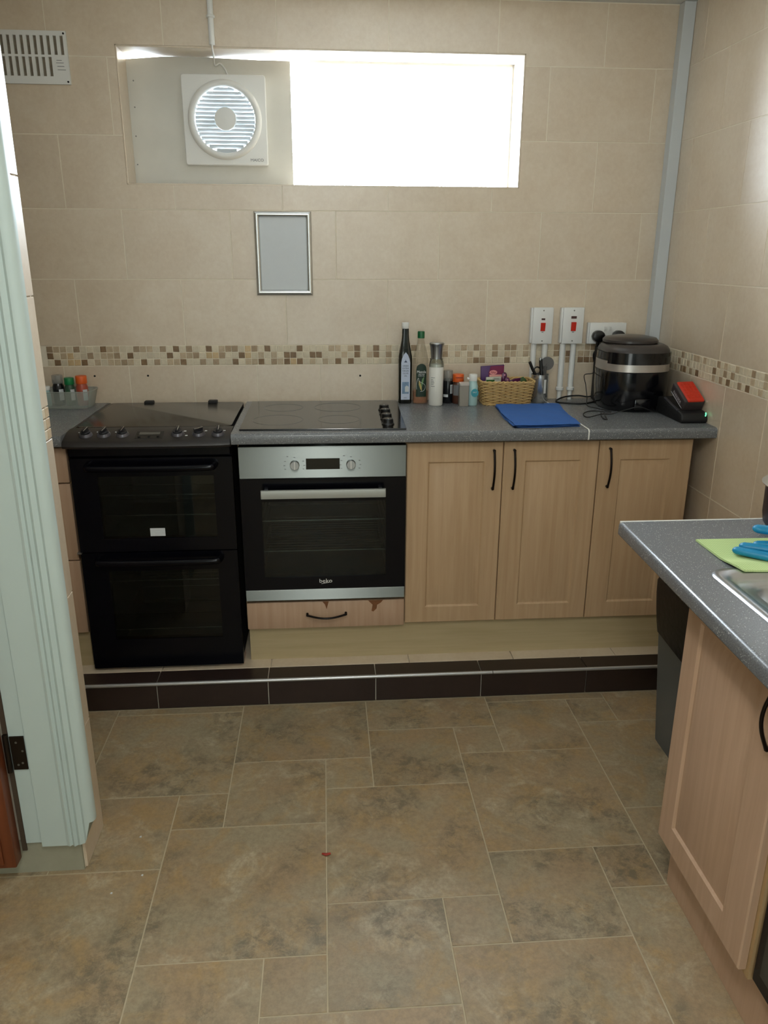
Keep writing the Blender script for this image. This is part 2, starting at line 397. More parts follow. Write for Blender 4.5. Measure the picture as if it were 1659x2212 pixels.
G = 0.0016
def slab(name, rect, plane, parent, mt, th=.006, hole=None, lift=.0044):
    """tile lying on a wall; rect (a0,a1,b0,b1) in the wall's plane, optional cut-out"""
    a0, a1, b0, b1 = rect; G = .0019 if plane == 'floor' else .0016; a0 += G; a1 -= G; b0 += G; b1 -= G
    if a1-a0 < .012 or b1-b0 < .012: return None
    bm = NB()
    def P(a, b, d):
        if plane == 'back': return (a, .002-d, b)
        if plane == 'right': return (XR+.002-d, a, b)
        if plane == 'floor': return (a, b, -.0025+d)
        if plane == 'pier': return (-.741+d, a, b)
    if hole and not (a1 < hole[0] or a0 > hole[1] or b1 < hole[2] or b0 > hole[3]):
        xs = sorted(set([a0, a1]+[h for h in hole[:2] if a0 < h < a1])); zs = sorted(set([b0, b1]+[h for h in hole[2:] if b0 < h < b1]))
        cells = [(i, j) for i in range(len(xs)-1) for j in range(len(zs)-1)
                 if not (hole[0]-1e-6 < (xs[i]+xs[i+1])/2 < hole[1] and hole[2] < (zs[j]+zs[j+1])/2 < hole[3])]
        if not cells: bm.free(); return None
        V = {}
        def g(i, j, d):
            if (i, j, d) not in V: V[(i, j, d)] = bm.verts.new(P(xs[i], zs[j], d))
            return V[(i, j, d)]
        for i, j in cells:
            bm.faces.new([g(i, j, th), g(i+1, j, th), g(i+1, j+1, th), g(i, j+1, th)])
            for (di, dj, q) in ((-1, 0, ((0, 0), (0, 1))), (1, 0, ((1, 0), (1, 1))), (0, -1, ((0, 0), (1, 0))), (0, 1, ((0, 1), (1, 1)))):
                if (i+di, j+dj) not in cells:
                    bm.faces.new([g(i+q[0][0], j+q[0][1], 0), g(i+q[1][0], j+q[1][1], 0), g(i+q[1][0], j+q[1][1], th), g(i+q[0][0], j+q[0][1], th)])
    else:
        e = .0007
        lo = [bm.verts.new(P(a, b, 0)) for a, b in ((a0, b0), (a1, b0), (a1, b1), (a0, b1))]
        mi = [bm.verts.new(P(a, b, th-e)) for a, b in ((a0, b0), (a1, b0), (a1, b1), (a0, b1))]
        hi = [bm.verts.new(P(a, b, th)) for a, b in ((a0+e, b0+e), (a1-e, b0+e), (a1-e, b1-e), (a0+e, b1-e))]
        for A, B in ((lo, mi), (mi, hi)):
            for i in range(4): bm.faces.new((A[i], A[(i+1) % 4], B[(i+1) % 4], B[i]))
        bm.faces.new(hi)
    return obj(name, bm, mt, parent)

HOLE = (WX0, WX1, WZ0, WZ1)
XA, XB = -0.2252, -0.0234
def tile_rows_back():
    for r in range(5):
        z0, z1 = rows[r], min(rows[r+1], ZC-.002)
        off = XA if r % 2 == 0 else XB
        k = math.floor((-1.75-off)/W)
        while off+k*W < XR:
            x0, x1 = max(off+k*W, -1.75), min(off+(k+1)*W, XR-.001)
            slab('tile', (x0, x1, z0, z1), 'back', wall_back, M['tile'], hole=HOLE); k += 1
    k = -7
    while -.096+.2547*k < XR:      # tall tiles under the mosaic strip
        x0, x1 = -.096+.2547*k, min(-.096+.2547*(k+1), XR-.001)
        slab('tile', (x0, x1, ZM-.4045, ZM), 'back', wall_back, M['tile']); k += 1
tile_rows_back()
for r in range(5):
    z0, z1 = rows[r], min(rows[r+1], ZC-.002)
    off = [-.1628, -.3515, -.1555, -.3515, -.1540][r]
    y1 = -.007
    while y1 > -2.9:
        y0 = off; off -= W
        slab('tile', (y0, y1, z0, z1), 'right', wall_right, M['tile']); y1 = y0
y1 = -.007; off = -.100
while y1 > -2.9:
    for z0, z1 in ((ZM-.4045, ZM), (ZM-.809, ZM-.4045)):
        slab('tile', (off, y1, z0, z1), 'right', wall_right, M['tile'])
    y1 = off; off -= .2675

# mosaic strip: small stone squares, three courses
PT = ["ddmm.d...Dmm..dmm.d.D.d..D.mdd.td.D....D....mm.mD..D.m...d....m..m.dm.d.dd.m....dm...md..........",
      "mD.mt..d.mmd.D.....D.mmd.ttd..Dt.m.m.DD..DD...m.D.mD.d........d.m.m.m.d.mm.m....d.D.mm.m.........",
      "m.D.ttD.m.mmdm.D.d.mmD..d.d..D.mmD.dmDtD.m.m.D.D.....m............mDd...D........md.DDd.........."]
PM = .0259
def mosaic_mesh(kind, var, side):
    bm = NB(); s = PM/2-.0013; rr = random.Random(var*7+ord(kind))
    lo = []; hi = []
    for a, b in ((-s, -s), (s, -s), (s, s), (-s, s)):
        j = lambda: rr.uniform(-.0007, .0007)
        a += j(); b += j()
        P = (lambda a, b, d: (a, -d, b)) if side == 'back' else (lambda a, b, d: (-d, a, b))
        lo.append(bm.verts.new(P(a, b, 0))); hi.append(bm.verts.new(P(a*.9, b*.9, .007+rr.uniform(-.0008, .0008))))
        lo[-1].co = lo[-1].co
    mid = [bm.verts.new(lo[i].co + (Vector((0, -.0055, 0)) if side == 'back' else Vector((-.0055, 0, 0)))) for i in range(4)]
    for A, B in ((lo, mid), (mid, hi)):
        for i in range(4): bm.faces.new((A[i], A[(i+1) % 4], B[(i+1) % 4], B[i]))
    bm.faces.new(hi)
    me = bpy.data.meshes.new('mosaic_square'); bmesh.ops.recalc_face_normals(bm, faces=bm.faces); bm.to_mesh(me); bm.free()
    me.materials.append(M['mosaic'][kind]); return me
MM = {(k, v, s): mosaic_mesh(k, v, s) for k in '.mtdD' for v in range(3) for s in ('back', 'right')}
for r in range(3):
    z = ZM+MH-PM*(r+.5)
    for c in range(97):
        x = -1.2+PM*(c+.5)
        if x < -1.185 or x > XR-.012: continue
        link_mesh('mosaic_square', MM[(PT[r][c], random.randrange(3), 'back')], (x, .002, z), wall_back)
RP = ["....m.....d...mm.m...d.m..m...d..m.m..m.", "..d.mm...d..m.......D..d.d....m..mm.d..m", "mm..ddd.m.dD.d.D....m.d.D..d.D..m..m..dm"]
for r in range(3):
    z = ZM+MH-PM*(r+.5)
    for c in range(58):
        y = -.010-PM*(c+.5)
        link_mesh('mosaic_square', MM[(RP[r][c % 40], random.randrange(3), 'right')], (XR+.002, y, z), wall_right)
for x, z in ((-.998, 1.105), (-.788, 1.105), (.068, 1.099), (.010, 2.262-.9+.0)):
    if z < 1.2:
        bm = NB(); cyl(bm, (x, -.0035, z), .0042, .0015, 'y', 10); obj('screw_hole', bm, M['dark'], wall_back)

# window recess, tiled reveals, pane
for nm, a in (('trim_1', (WX0, WX0+.006, -.0042, .1295, WZ0, WZ1)), ('trim_2', (WX1-.006, WX1, -.0042, .16, WZ0, WZ1)),
              ('trim_3', (WX0, WX1, -.0042, .144, WZ1-.006, WZ1)), ('trim_4', (WX0, WX1, -.0042, .1295, WZ0-.001, WZ0+.005))):
    bm = NB(); box(bm, *a, bev=.0015, seg=1); struct(nm, bm, M['tile'])
bm = NB()
for a in ((-.15, WX1, WZ0, WZ0+.012), (-.15, WX1, WZ1-.012, WZ1), (WX1-.012, WX1, WZ0+.012, WZ1-.012)):
    box(bm, a[0], a[1], .165, .20, a[2], a[3])
win = struct('window_1', bm, M['plastic'])
bm = NB(); box(bm, -.80, WX1-.012, .180, .184, WZ0+.012, WZ1-.012); struct('window_pane', bm, M['glass_window'], win)

# board with the extractor fan, sealing the left part of the opening
board = thing('window_board', 'off-white painted board closing the left part of the window, screwed into the recess', 'board', (-.45, .14, WZ0+.005))
bm = NB(); x1b = -.185; FX, FZ, FR = -.437, 2.057, .121
outer = [(-.8005, WZ0+.0005), (x1b, WZ0+.0005), (x1b, 2.2665), (-.25, 2.268), (-.3, 2.2675), (-.45, 2.2715), (-.50, 2.2736), (-.60, 2.2736), (-.66, 2.2725), (-.8005, 2.2610)]
hole = [(FX+FR*math.cos(2*math.pi*k/40), FZ+FR*math.sin(2*math.pi*k/40)) for k in range(40)]
for yy in (.130, .142):
    ov = [bm.verts.new((x, yy, z)) for x, z in outer]; hv = [bm.verts.new((x, yy, z)) for x, z in hole]
    es = [bm.edges.new((ov[i], ov[(i+1) % len(ov)])) for i in range(len(ov))]+[bm.edges.new((hv[i], hv[(i+1) % 40])) for i in range(40)]
    bmesh.ops.triangle_fill(bm, use_beauty=True, edges=es)
    if yy == .130: of, hf = ov, hv
for A, B in ((of, ov), (hf, hv)):
    for i in range(len(A)): bm.faces.new((A[i], A[(i+1) % len(A)], B[(i+1) % len(A)], B[i]))
obj('sheet', bm, M['panel'], board)
for x, z in ((-.773, 2.19), (-.776, 2.10), (-.781, 2.0), (-.784, 1.90)):
    bm = NB(); cyl(bm, (x, .130, z), .0028, .001, 'y', 8); obj('screw', bm, M['screw'], board)

fan = thing('extractor_fan', 'square white extractor fan with round louvred grille on the window board', 'fan', (FX, .13, FZ))
bm = NB(); po = rrect(-.594, -.280, 1.899, 2.213, .008, 3); pi_ = rrect(-.5915, -.2825, 1.9015, 2.2105, .007, 3)
ho = [(FX+.116*math.cos(2*math.pi*k/48), FZ+.116*math.sin(2*math.pi*k/48)) for k in range(48)]
RA = [bm.verts.new((x, .1295, z)) for x, z in po]; RB = [bm.verts.new((x, .1060, z)) for x, z in po]; RC = [bm.verts.new((x, .1040, z)) for x, z in pi_]
for A, B in ((RA, RB), (RB, RC)):
    for i in range(len(A)): bm.faces.new((A[i], A[(i+1) % len(A)], B[(i+1) % len(A)], B[i]))
HC = [bm.verts.new((x, .1040, z)) for x, z in ho]; HA = [bm.verts.new((x, .1295, z)) for x, z in ho]
for i in range(48): bm.faces.new((HC[i], HC[(i+1) % 48], HA[(i+1) % 48], HA[i]))
es = [bm.edges.get((RC[i], RC[(i+1) % len(RC)])) for i in range(len(RC))]+[bm.edges.get((HC[i], HC[(i+1) % 48])) for i in range(48)]
bmesh.ops.triangle_fill(bm, use_beauty=True, edges=es)
pl = obj('back_plate', bm, M['plastic'], fan, smooth=30)
bm = NB(); prof = [(.114, -.02), (.114, .0), (.1155, .011), (.121, .016), (.131, .015), (.1385, .008), (.1395, 0.0)]
lathe(bm, prof, (FX, .104, FZ), 64, M=AX['y'], cap=False); obj('ring', bm, M['plastic'], fan, smooth=50)
for k in range(16):
    z = FZ-.106+k*.0141; hw = math.sqrt(max(.0002, .113**2-(z-FZ)**2))
    bm = NB(); n0 = 0; box(bm, -hw, hw, -.0074, .0074, -.0008, .0008)
    xf(bm, 0, Matrix.Translation((FX, .112, z)) @ Matrix.Rotation(math.radians(-68), 4, 'X'))
    obj('louvre', bm, M['greyplastic'], fan)
bm = NB(); lathe(bm, [(.0405, 0), (.0412, .008), (.039, .012), (.0, .0135)], (FX+.002, .106, FZ+.003), 40, M=AX['y']); obj('hub_cap', bm, M['plastic'], fan, smooth=40)
for a in (25, 150, 268):
    bm = NB(); box(bm, .030, .114, -.002, .002, -.0035, .0035)
    xf(bm, 0, Matrix.Translation((FX, .126, FZ)) @ Matrix.Rotation(math.radians(a), 4, 'Y')); obj('spoke', bm, M['greyplastic'], fan)
for k in range(5):   # impeller blades behind the louvres
    bm = NB(); box(bm, .028, .100, -.001, .001, -.021, .021)
    xf(bm, 0, Matrix.Translation((FX, .150, FZ)) @ Matrix.Rotation(math.radians(72*k+20), 4, 'Y') @ Matrix.Rotation(math.radians(30), 4, 'X')); obj('blade', bm, M['greyplastic'], fan)
text_mesh('lettering', 'MAICO', .0145, M['ink'], fan, face_front(-.322, .1032, 1.918), label='grey lettering MAICO', sx=1.1)
# conduit and cable to the fan
con = thing('ceiling_conduit', 'white plastic conduit running from the ceiling down to the window recess', 'conduit', (-.456, -.013, 2.36))
bm = NB(); cyl(bm, (-.456, -.013, 2.283), .0105, ZC-2.283, 'z', 16); obj('pipe', bm, M['plastic'], con, smooth=40)
bm = NB(); cyl(bm, (-.456, -.013, 2.366), .0150, .010, 'z', 16, bev=.002); box(bm, -.463, -.449, -.012, -.004, 2.366, 2.376); obj('clip', bm, M['plastic'], con, smooth=40)
bm = NB(); tube(bm, smooth_pts([(-.456, -.014, 2.30), (-.456, -.012, 2.27), (-.458, .03, 2.262), (-.464, .09, 2.258), (-.466, .112, 2.250), (-.462, .118, 2.244), (-.447, .121, 2.252), (-.431, .122, 2.236), (-.420, .121, 2.214)]), .0034, 8)
tag(obj('fan_cable', bm, M['plastic'], smooth=60), 'thin white cable hanging from the conduit to the extractor fan', 'cable')

# ------------------------------------------------------------------ pier with door frame on the left
bm = NB(); box(bm, XL, -.747, -1.472, -1.312, 0, ZC); pier = struct('wall_pier', bm, M['grout'])
zz = [0.0, .365, .741, ZM]+[ZM+MH]+rows[1:5]+[ZC-.002]
def pier_tile(name, y0, y1, z0, z1, mt):
    bm = NB(); box(bm, -.7475, -.741, y0+.0012, y1-.0012, z0+.0014, z1-.0014, bev=.001, seg=1); obj(name, bm, mt, pier)
for a, b in zip(zz, zz[1:]):
    if abs(a-ZM) < 1e-4:
        for r in range(3):
            for c in range(6): pier_tile('mosaic_square', -1.472+.0266*c, -1.472+.0266*(c+1), a+PM*r, a+PM*(r+1), M['mosaic']['.m.dm.'[(r*3+c*2) % 6]])
    else: pier_tile('tile', -1.472, -1.312, a, b, M['tile'])
bm = NB(); box(bm, -1.6, -.7475, -1.480, -1.472, .0, .100); obj('skirting_tile', bm, M['skirt'], pier)

fr = thing('door_frame', 'white painted door frame with fluted architrave at the left edge of the picture', 'door frame', (-.79, -1.49, .09))
ZF = 2.35
bm = NB()   # fluted architrave, broken off at its foot
prof = [(-.777, -1.480), (-.777, -1.494), (-.770, -1.497), (-.764, -1.492), (-.757, -1.499), (-.750, -1.493), (-.742, -1.500), (-.731, -1.494), (-.724, -1.500), (-.712, -1.499), (-.704, -1.494), (-.700, -1.486), (-.700, -1.474), (-.740, -1.474), (-.740, -1.480)]
A = [bm.verts.new((x, y, .092 if x < -.745 else (.098 if x < -.73 else (.115 if x < -.715 else .165)))) for x, y in prof]
B = [bm.verts.new((x, y, ZF)) for x, y in prof]
for i in range(len(prof)): bm.faces.new((A[i], A[(i+1) % len(prof)], B[(i+1) % len(prof)], B[i]))
bm.faces.new(A[::-1]); bm.faces.new(B); obj('architrave', bm, M['white'], fr, smooth=35)
bm = NB(); box(bm, -.843, -.7772, -1.492, -1.480, .090, ZF, bev=.0015); obj('lining', bm, M['white'], fr)
bm = NB(); box(bm, -.884, -.8435, -1.487, -1.480, .100, ZF, bev=.0015); obj('rebate_strip', bm, M['white'], fr)
dr = thing('hall_door', 'brown wooden door hung on the left of the white frame', 'door', (-1.2, -1.5, .06))
bm = NB(); box(bm, -1.62, -.898, -1.530, -1.490, .060, 2.05, bev=.004); obj('door_leaf', bm, M['brown_door'], dr, smooth=30)
bm = NB(); box(bm, -1.62, -.926, -1.536, -1.530, .075, 2.03, bev=.002); obj('edge_bead', bm, M['brown_door'], dr)
bm = NB(); box(bm, -.8975, -.8855, -1.4845, -1.4805, .075, 2.03); obj('shaded_edge_strip', bm, plain('shaded_edge', (74, 60, 46), .7), dr)  # door's side edge in the gap, its shade painted as dark brown
hg = thing('door_hinge', 'dark metal butt hinge screwed to the white door frame', 'hinge', (-.87, -1.49, .33))
bm = NB(); box(bm, -.8815, -.846, -1.4905, -1.4870, .330, .427, bev=.001); lf = obj('frame_leaf', bm, M['hinge'], hg)
for x, z in ((-.857, .350), (-.853, .385), (-.866, .410), (-.868, .345)):
    bm = NB(); cyl(bm, (x, -1.4903, z), .003, .001, 'y', 8); obj('screw', bm, M['screw'], lf)
bm = NB()
cyl(bm, (-.890, -1.4915, .325), .0065, .108, 'z', 12); obj('knuckle', bm, M['hinge'], hg, smooth=40)
bm = NB(); box(bm, -.915, -.8985, -1.5375, -1.5365, .330, .427); obj('door_leaf_plate', bm, M['hinge'], hg)

# ------------------------------------------------------------------ floor tiles in their modular pattern
gx = lambda k: -.100+.1485*k
gy = lambda j: -.741-.1505*j
T = [(-5,-2,0,3),(-5,-2,-2,0),(-8,-5,-1,2),(-2,1,-1,2),(-2,0,2,4),(0,1,2,3),(-3,-2,3,4),(-5,-3,3,5),(-3,0,4,7),(-6,-3,5,8),(-3,-1,7,9),(-1,0,7,8),
     (1,4,-1,1),(1,3,1,3),(3,4,1,2),(3,6,2,5),(4,6,0,2),(4,7,-2,0),(6,7,0,1),(7,10,-2,1),(6,8,1,4),(0,3,3,6),(5,6,5,6),(3,5,5,7),(0,2,6,8),(2,3,6,7),
     (2,5,7,10),(5,8,6,9),(-1,2,8,11),(-7,-5,2,5)]
occ = set()
for t in T:
    for k in range(t[0], t[1]):
        for j in range(t[2], t[3]): occ.add((k, j))
for j in range(-2, 17):
    for k in range(-9, 10):
        if (k, j) in occ: continue
        for wk, hj in random.choice(([(3, 3), (2, 2), (1, 1)], [(2, 2), (2, 1), (1, 1)], [(3, 2), (2, 2), (1, 1)])):
            cells = [(k+a, j+b) for a in range(wk) for b in range(hj)]
            if all(c not in occ and c[0] < 10 for c in cells):
                T.append((k, k+wk, j, j+hj)); occ.update(cells); break
        else: T.append((k, k+1, j, j+1)); occ.add((k, j))
for k0, k1, j0, j1 in T:
    x0, x1, y1, y0 = gx(k0), min(gx(k1), XR-.002), max(-9, min(gy(j0), -.704)), gy(j1)
    if y1-y0 < .02 or x1-x0 < .02: continue
    slab('tile', (x0, x1, y0, y1), 'floor', floor, M['floor'], th=.0025)

# ------------------------------------------------------------------ raised step the units stand on
ZS = .1061; YS = -.7019
step = thing('raised_step', 'tiled raised step under the back units with dark brown riser', 'step', (0, -.35, 0))
bm = NB(); box(bm, XL, XR-.001, YS+.008, 0, 0, ZS-.007); obj('base', bm, M['grout'], step)
sx = [-1.11, -.704, -.306, .087, .480, .880, 1.28, 1.302]
for a, b in zip([-1.5]+sx, sx):
    if b-a < .03: continue
    bm = NB(); box(bm, a+.0015, b-.0015, YS, YS+.009, .002, ZS-.008, bev=.001, seg=1); obj('riser_tile', bm, M['darktile'], step)
    bm = NB(); box(bm, a+.0015, b-.0015, YS+.006, -.617, ZS-.008, ZS, bev=.001, seg=1); obj('top_tile', bm, M['darktile'], step)
for a, b in zip((-1.5, -1.1, -.70, -.30, .22, .62, 1.02), (-1.1, -.70, -.30, .22, .62, 1.02, 1.30)):
    bm = NB(); box(bm, a+.0012, b-.0012, -.614, -.30, ZS-.008, ZS, bev=.001, seg=1); obj('pale_top_tile', bm, M['tile'], step)
bm = NB(); tube(bm, [(-1.5, YS-.0015, ZS-.0035), (.52, YS-.0015, ZS-.0035)], .0065, 12); tube(bm, [(.522, YS-.0015, ZS-.0035), (1.302, YS-.0015, ZS-.0035)], .0065, 12)
obj('nosing', bm, M['alu'], step, smooth=40)

# ------------------------------------------------------------------ back run of units
ZW = .9961; YD = -.5749; YW = -.622; ZB = .956
def door_panel(bm, x0, x1, z0, z1, y, px0, px1, pz0, pz1, th=.018):
    """routed door facing -y: outer slab with rounded edge, groove ring and raised field"""
    e = .003
    loops = [(x0, x1, z0, z1, y+th), (x0, x1, z0, z1, y+e), (x0+e, x1-e, z0+e, z1-e, y),
             (px0, px1, pz0, pz1, y), (px0+.006, px1-.006, pz0+.006, pz1-.006, y+.006), (px0+.010, px1-.010, pz0+.010, pz1-.010, y+.006),
             (px0+.028, px1-.028, pz0+.028, pz1-.028, y+.0008)]
    R_ = [[bm.verts.new((x, yy, z)) for x, z in ((a, c), (b, c), (b, d), (a, d))] for a, b, c, d, yy in loops]
    for A, B in zip(R_, R_[1:]):
        for i in range(4): bm.faces.new((A[i], A[(i+1) % 4], B[(i+1) % 4], B[i]))
    bm.faces.new(R_[-1]); bm.faces.new(R_[0][::-1]); return bm
def bow(p0, p1, out, bm, r=.0045):
    """arched bar handle from p0 to p1 standing out along vector out"""
    P0, P1, O = Vector(p0), Vector(p1), Vector(out); pts = []; rr = []
    n = 14
    for i in range(n+1):
        t = i/n; pts.append(P0.lerp(P1, t)+O*(.35+.65*math.sin(math.pi*t))); rr.append(r*(1.15 if i in (0, n) else 1))
    tube(bm, pts, rr, 10, flat=.8)
    for P in (P0, P1): tube(bm, [P, P+O*.38], r*1.05, 10)
    return bm
zt, zb = .9455, .2516
units = [(.2045, .5478, (.280, .483), .514, 'first beech base cabinet, beside the steel oven, handle at its right'),
         (.5505, .8945, (.629, .832), .587, 'middle beech base cabinet under the blue cloth, handle at its left'),
         (.8975, 1.2405, (.976, 1.160), .935, 'last beech base cabinet, under the air fryer in the corner')]
for x0, x1, pp, hx, lb in units:
    t = thing('base_cabinet', lb, 'cabinet', ((x0+x1)/2, -.3, ZS), group='beech base cabinets along the back wall')
    bm = NB(); box(bm, x0-.001, x1+.001, -.554, -.02, .2516, .9455); obj('body', bm, M['doorside'], t)
    bm = NB(); door_panel(bm, x0, x1, zb, zt, YD, pp[0], pp[1], .315, .876); d = obj('door', bm, M['door'], t, smooth=25)
    bm = NB(); bow((hx, YD, .776), (hx, YD, .916), (0, -.028, 0), bm, .0048); obj('handle', bm, M['bronze'], d, smooth=50)
    for z in (.32, .87):
        bm = NB(); box(bm, x0+.02 if hx > (x0+x1)/2 else x1-.06, x0+.06 if hx > (x0+x1)/2 else x1-.02, -.5565, -.5535, z-.02, z+.02); obj('hinge_plate', bm, M['dullsteel'], t)
bm = NB(); box(bm, -.378, XR-.002, -.553, -.535, ZS, .2505); tag(obj('plinth_board', bm, M['plinth']), 'pale wooden plinth board under the beech cabinets and oven', 'plinth')

# oven housing with its lower drawer
t = thing('oven_housing', 'beech housing unit around the built-in oven with a chipped drawer below', 'cabinet', (-.09, -.3, ZS))
bm = NB()
for a in ((-.384, -.370, .2516, .9455), (.186, .2025, .2516, .9455), (-.370, .186, .2516, .262), (-.370, .186, .345, .356)): box(bm, a[0], a[1], -.552, -.02, a[2], a[3])
obj('body', bm, M['doorside'], t)
bm = NB(); box(bm, -.3815, .2015, YD-.001, YD+.018, .2435, .3505, bev=.004); dw = obj('drawer', bm, M['pinkdoor'], t, smooth=30)
bm = NB(); bow((-.160, YD-.001, .303), (-.017, YD-.001, .303), (0, -.026, -.010), bm, .0046); obj('handle', bm, M['bronze'], dw, smooth=50)
for poly in ([(-.103, .3500), (-.080, .3500), (-.084, .335), (-.088, .3185), (-.094, .338)], [(.066, .3500), (.122, .3500), (.114, .340), (.100, .331), (.098, .316), (.086, .304), (.079, .307), (.083, .332)]):
    bm = NB(); prism(bm, poly, YD-.0014, YD-.0008, 'y'); obj('chipped_patch', bm, M['stain'], dw, label='bare brown patch where the drawer face has chipped')

# worktops: rounded front edge
def worktop(bm, x0, x1, y0, y1, z1=ZW, th=.038):
    r = .012; prof = [(y1, z1-th), (y1, z1)]
    for k in range(7):
        a = math.radians(90+90*k/6); prof.append((y0+r+r*math.cos(a), z1-r+r*math.sin(a)))
    for k in range(4):
        a = math.radians(180+90*k/3); prof.append((y0+.006+.006*math.cos(a), z1-th+.006+.006*math.sin(a)))
    return prism(bm, prof, x0, x1, 'x')
bm = NB(); worktop(bm, -.398, .8335, YW, -.001); tag(obj('worktop', bm, M['worktop'], smooth=30), 'grey speckled worktop with the hob, left of the white joint strip', 'worktop')
bm = NB(); worktop(bm, .8385, 1.300, YW, -.001); tag(obj('worktop', bm, M['worktop'], smooth=30), 'grey speckled corner worktop carrying the air fryer and battery charger', 'worktop')
bm = NB(); worktop(bm, -1.9, -.9545, YW, -.001); tag(obj('worktop', bm, M['worktop'], smooth=30), 'short grey worktop left of the black cooker under the spice tub', 'worktop')
bm = NB(); worktop(bm, .8337, .8383, YW-.0008, -.001, ZW+.0008, .039); tag(obj('joint_strip', bm, M['trim'], smooth=30), 'thin white strip covering the joint between two grey worktops', 'joint strip')

# left drawer unit beyond the cooker
t = thing('drawer_unit', 'beech drawer unit partly hidden behind the white door frame', 'cabinet', (-1.2, -.3, ZS))
bm = NB(); box(bm, -1.45, -.958, -.556, -.02, .2516, .9455); obj('body', bm, M['doorside'], t)
for z0, z1 in ((.822, .957), (.537, .818), (.2516, .533)):
    bm = NB(); box(bm, -1.449, -.9585, YD, -.557, z0, min(z1, .9455), bev=.004); d = obj('drawer', bm, M['pinkdoor'], t, smooth=30)
    bm = NB(); bow((-1.27, YD, (z0+z1)/2), (-1.13, YD, (z0+z1)/2), (0, -.028, 0), bm); obj('handle', bm, M['bronze'], d, smooth=50)
bm = NB(); box(bm, -1.45, -.962, -.553, -.535, ZS, .2505); obj('plinth', bm, M['plinth'], t)

# ------------------------------------------------------------------ built-in oven
ov = thing('built_in_oven', 'built-in electric oven with brushed steel control panel and black glass door', 'oven', (-.09, -.3, .36))
X0, X1 = -.3805, .2005
def cavity(bm, x0, x1, y0, y1, z0, z1, t=.008):
    for a in ((x0-t, x0, y0, y1+t, z0-t, z1+t), (x1, x1+t, y0, y1+t, z0-t, z1+t), (x0, x1, y0, y1+t, z0-t, z0), (x0, x1, y0, y1+t, z1, z1+t), (x0, x1, y1, y1+t, z0, z1)): box(bm, *a)
    return bm
bm = NB(); cavity(bm, -.315, .135, -.550, -.10, .440, .757); obj('cavity', bm, M['cavity'], ov)
bm = NB(); box(bm, X0, X1, -.592, -.551, .8305, .9440, bev=.0015); cp = obj('control_panel', bm, M['steel'], ov)
bm = NB(); box(bm, -.149, -.032, -.5930, -.5915, .8615, .9005, bev=.0005, seg=1); obj('display', bm, M['display'], cp)
for kx in (-.188, .007):
    bm = NB(); cyl(bm, (kx, -.592, .8785), .0165, .016, 'y', 32, r2=.0155, bev=.001)
    k = obj('control_knob', bm, M['dullsteel'], cp, smooth=30)
    bm = NB(); box(bm, kx-.0012, kx+.0012, -.6086, -.6078, .8645, .8935); obj('pointer_line', bm, M['trim'], cp)
marks = NB()
for kx in (-.188, .007):
    for dx, dz in ((-.033, .013), (-.036, -.002), (-.033, -.015), (.030, .013), (.033, -.002), (.030, -.015), (-.0, .026), (-.024, .030)):
        box(marks, kx+dx-.003, kx+dx+.003, -.5926, -.5920, .8785+dz-.0012, .8785+dz+.0012)
obj('printed_symbols', marks, M['ink'], cp, kind='stuff')
bm = NB()      # black door frame with opening
for a in ((X0, -.309, .4085, .8275), (.131, X1, .4085, .8275), (-.309, .131, .4085, .4555), (-.309, .131, .744, .8275)): box(bm, a[0], a[1], -.588, -.556, a[2], a[3])
odr = obj('door', bm, M['enamel'], ov)
bm = NB(); box(bm, -.310, .132, -.5845, -.5805, .4545, .745); obj('glass_pane', bm, M['ovenglass'], odr)
bm = NB(); prism(bm, rrect(-.306, .126, -.640, -.626, .003, 3), .770, .799, 'z', bev=.001); obj('handle', bm, plain('satin_handle', (176, 178, 172), .45, metal=.35), odr, smooth=30)
for x in (-.296, .104):
    bm = NB(); box(bm, x, x+.012, -.628, -.586, .779, .791); obj('handle_post', bm, M['dullsteel'], odr)
text_mesh('lettering', 'beko', .021, M['trim'], odr, face_front(-.089, -.5884, .4385), label='white lettering beko', sx=1.15)
bm = NB(); tube(bm, [(-.105, -.5885, .4275), (-.09, -.5885, .4300), (-.072, -.5885, .4335)], .0008, 5); obj('underline_swoosh', bm, M['trim'], odr)
bm = NB(); box(bm, X0, X1, -.588, -.556, .3640, .4070, bev=.0015); obj('steel_strip', bm, M['steel'], ov)
bm = NB(); box(bm, X0+.004, X1-.004, -.584, -.556, .8275, .8310); obj('vent_gap', bm, M['blackm'], ov)
def rack(parent, x0, x1, y0, y1, z, n, r=.0016):
    bm = NB(); tube(bm, [(x0, y0, z), (x1, y0, z), (x1, y1, z), (x0, y1, z)], r*1.5, 6, closed=True); rk = obj('rack', bm, M['chrome'], parent)
    b2 = NB()
    for i in range(1, n): tube(b2, [(x0, y0+(y1-y0)*i/n, z), (x1, y0+(y1-y0)*i/n, z)], r, 5)
    obj('rack_wires', b2, M['chrome'], rk, kind='stuff')
rack(ov, -.310, .130, -.535, -.15, .5375, 14); rack(ov, -.310, .130, -.535, -.15, .655, 2)
for i in range(5):
    for x in (-.312, .130):
        bm = NB(); tube(bm, [(x, -.54, .47+.055*i), (x, -.12, .47+.055*i)], .002, 6); obj('side_rail', bm, M['chrome'], ov)

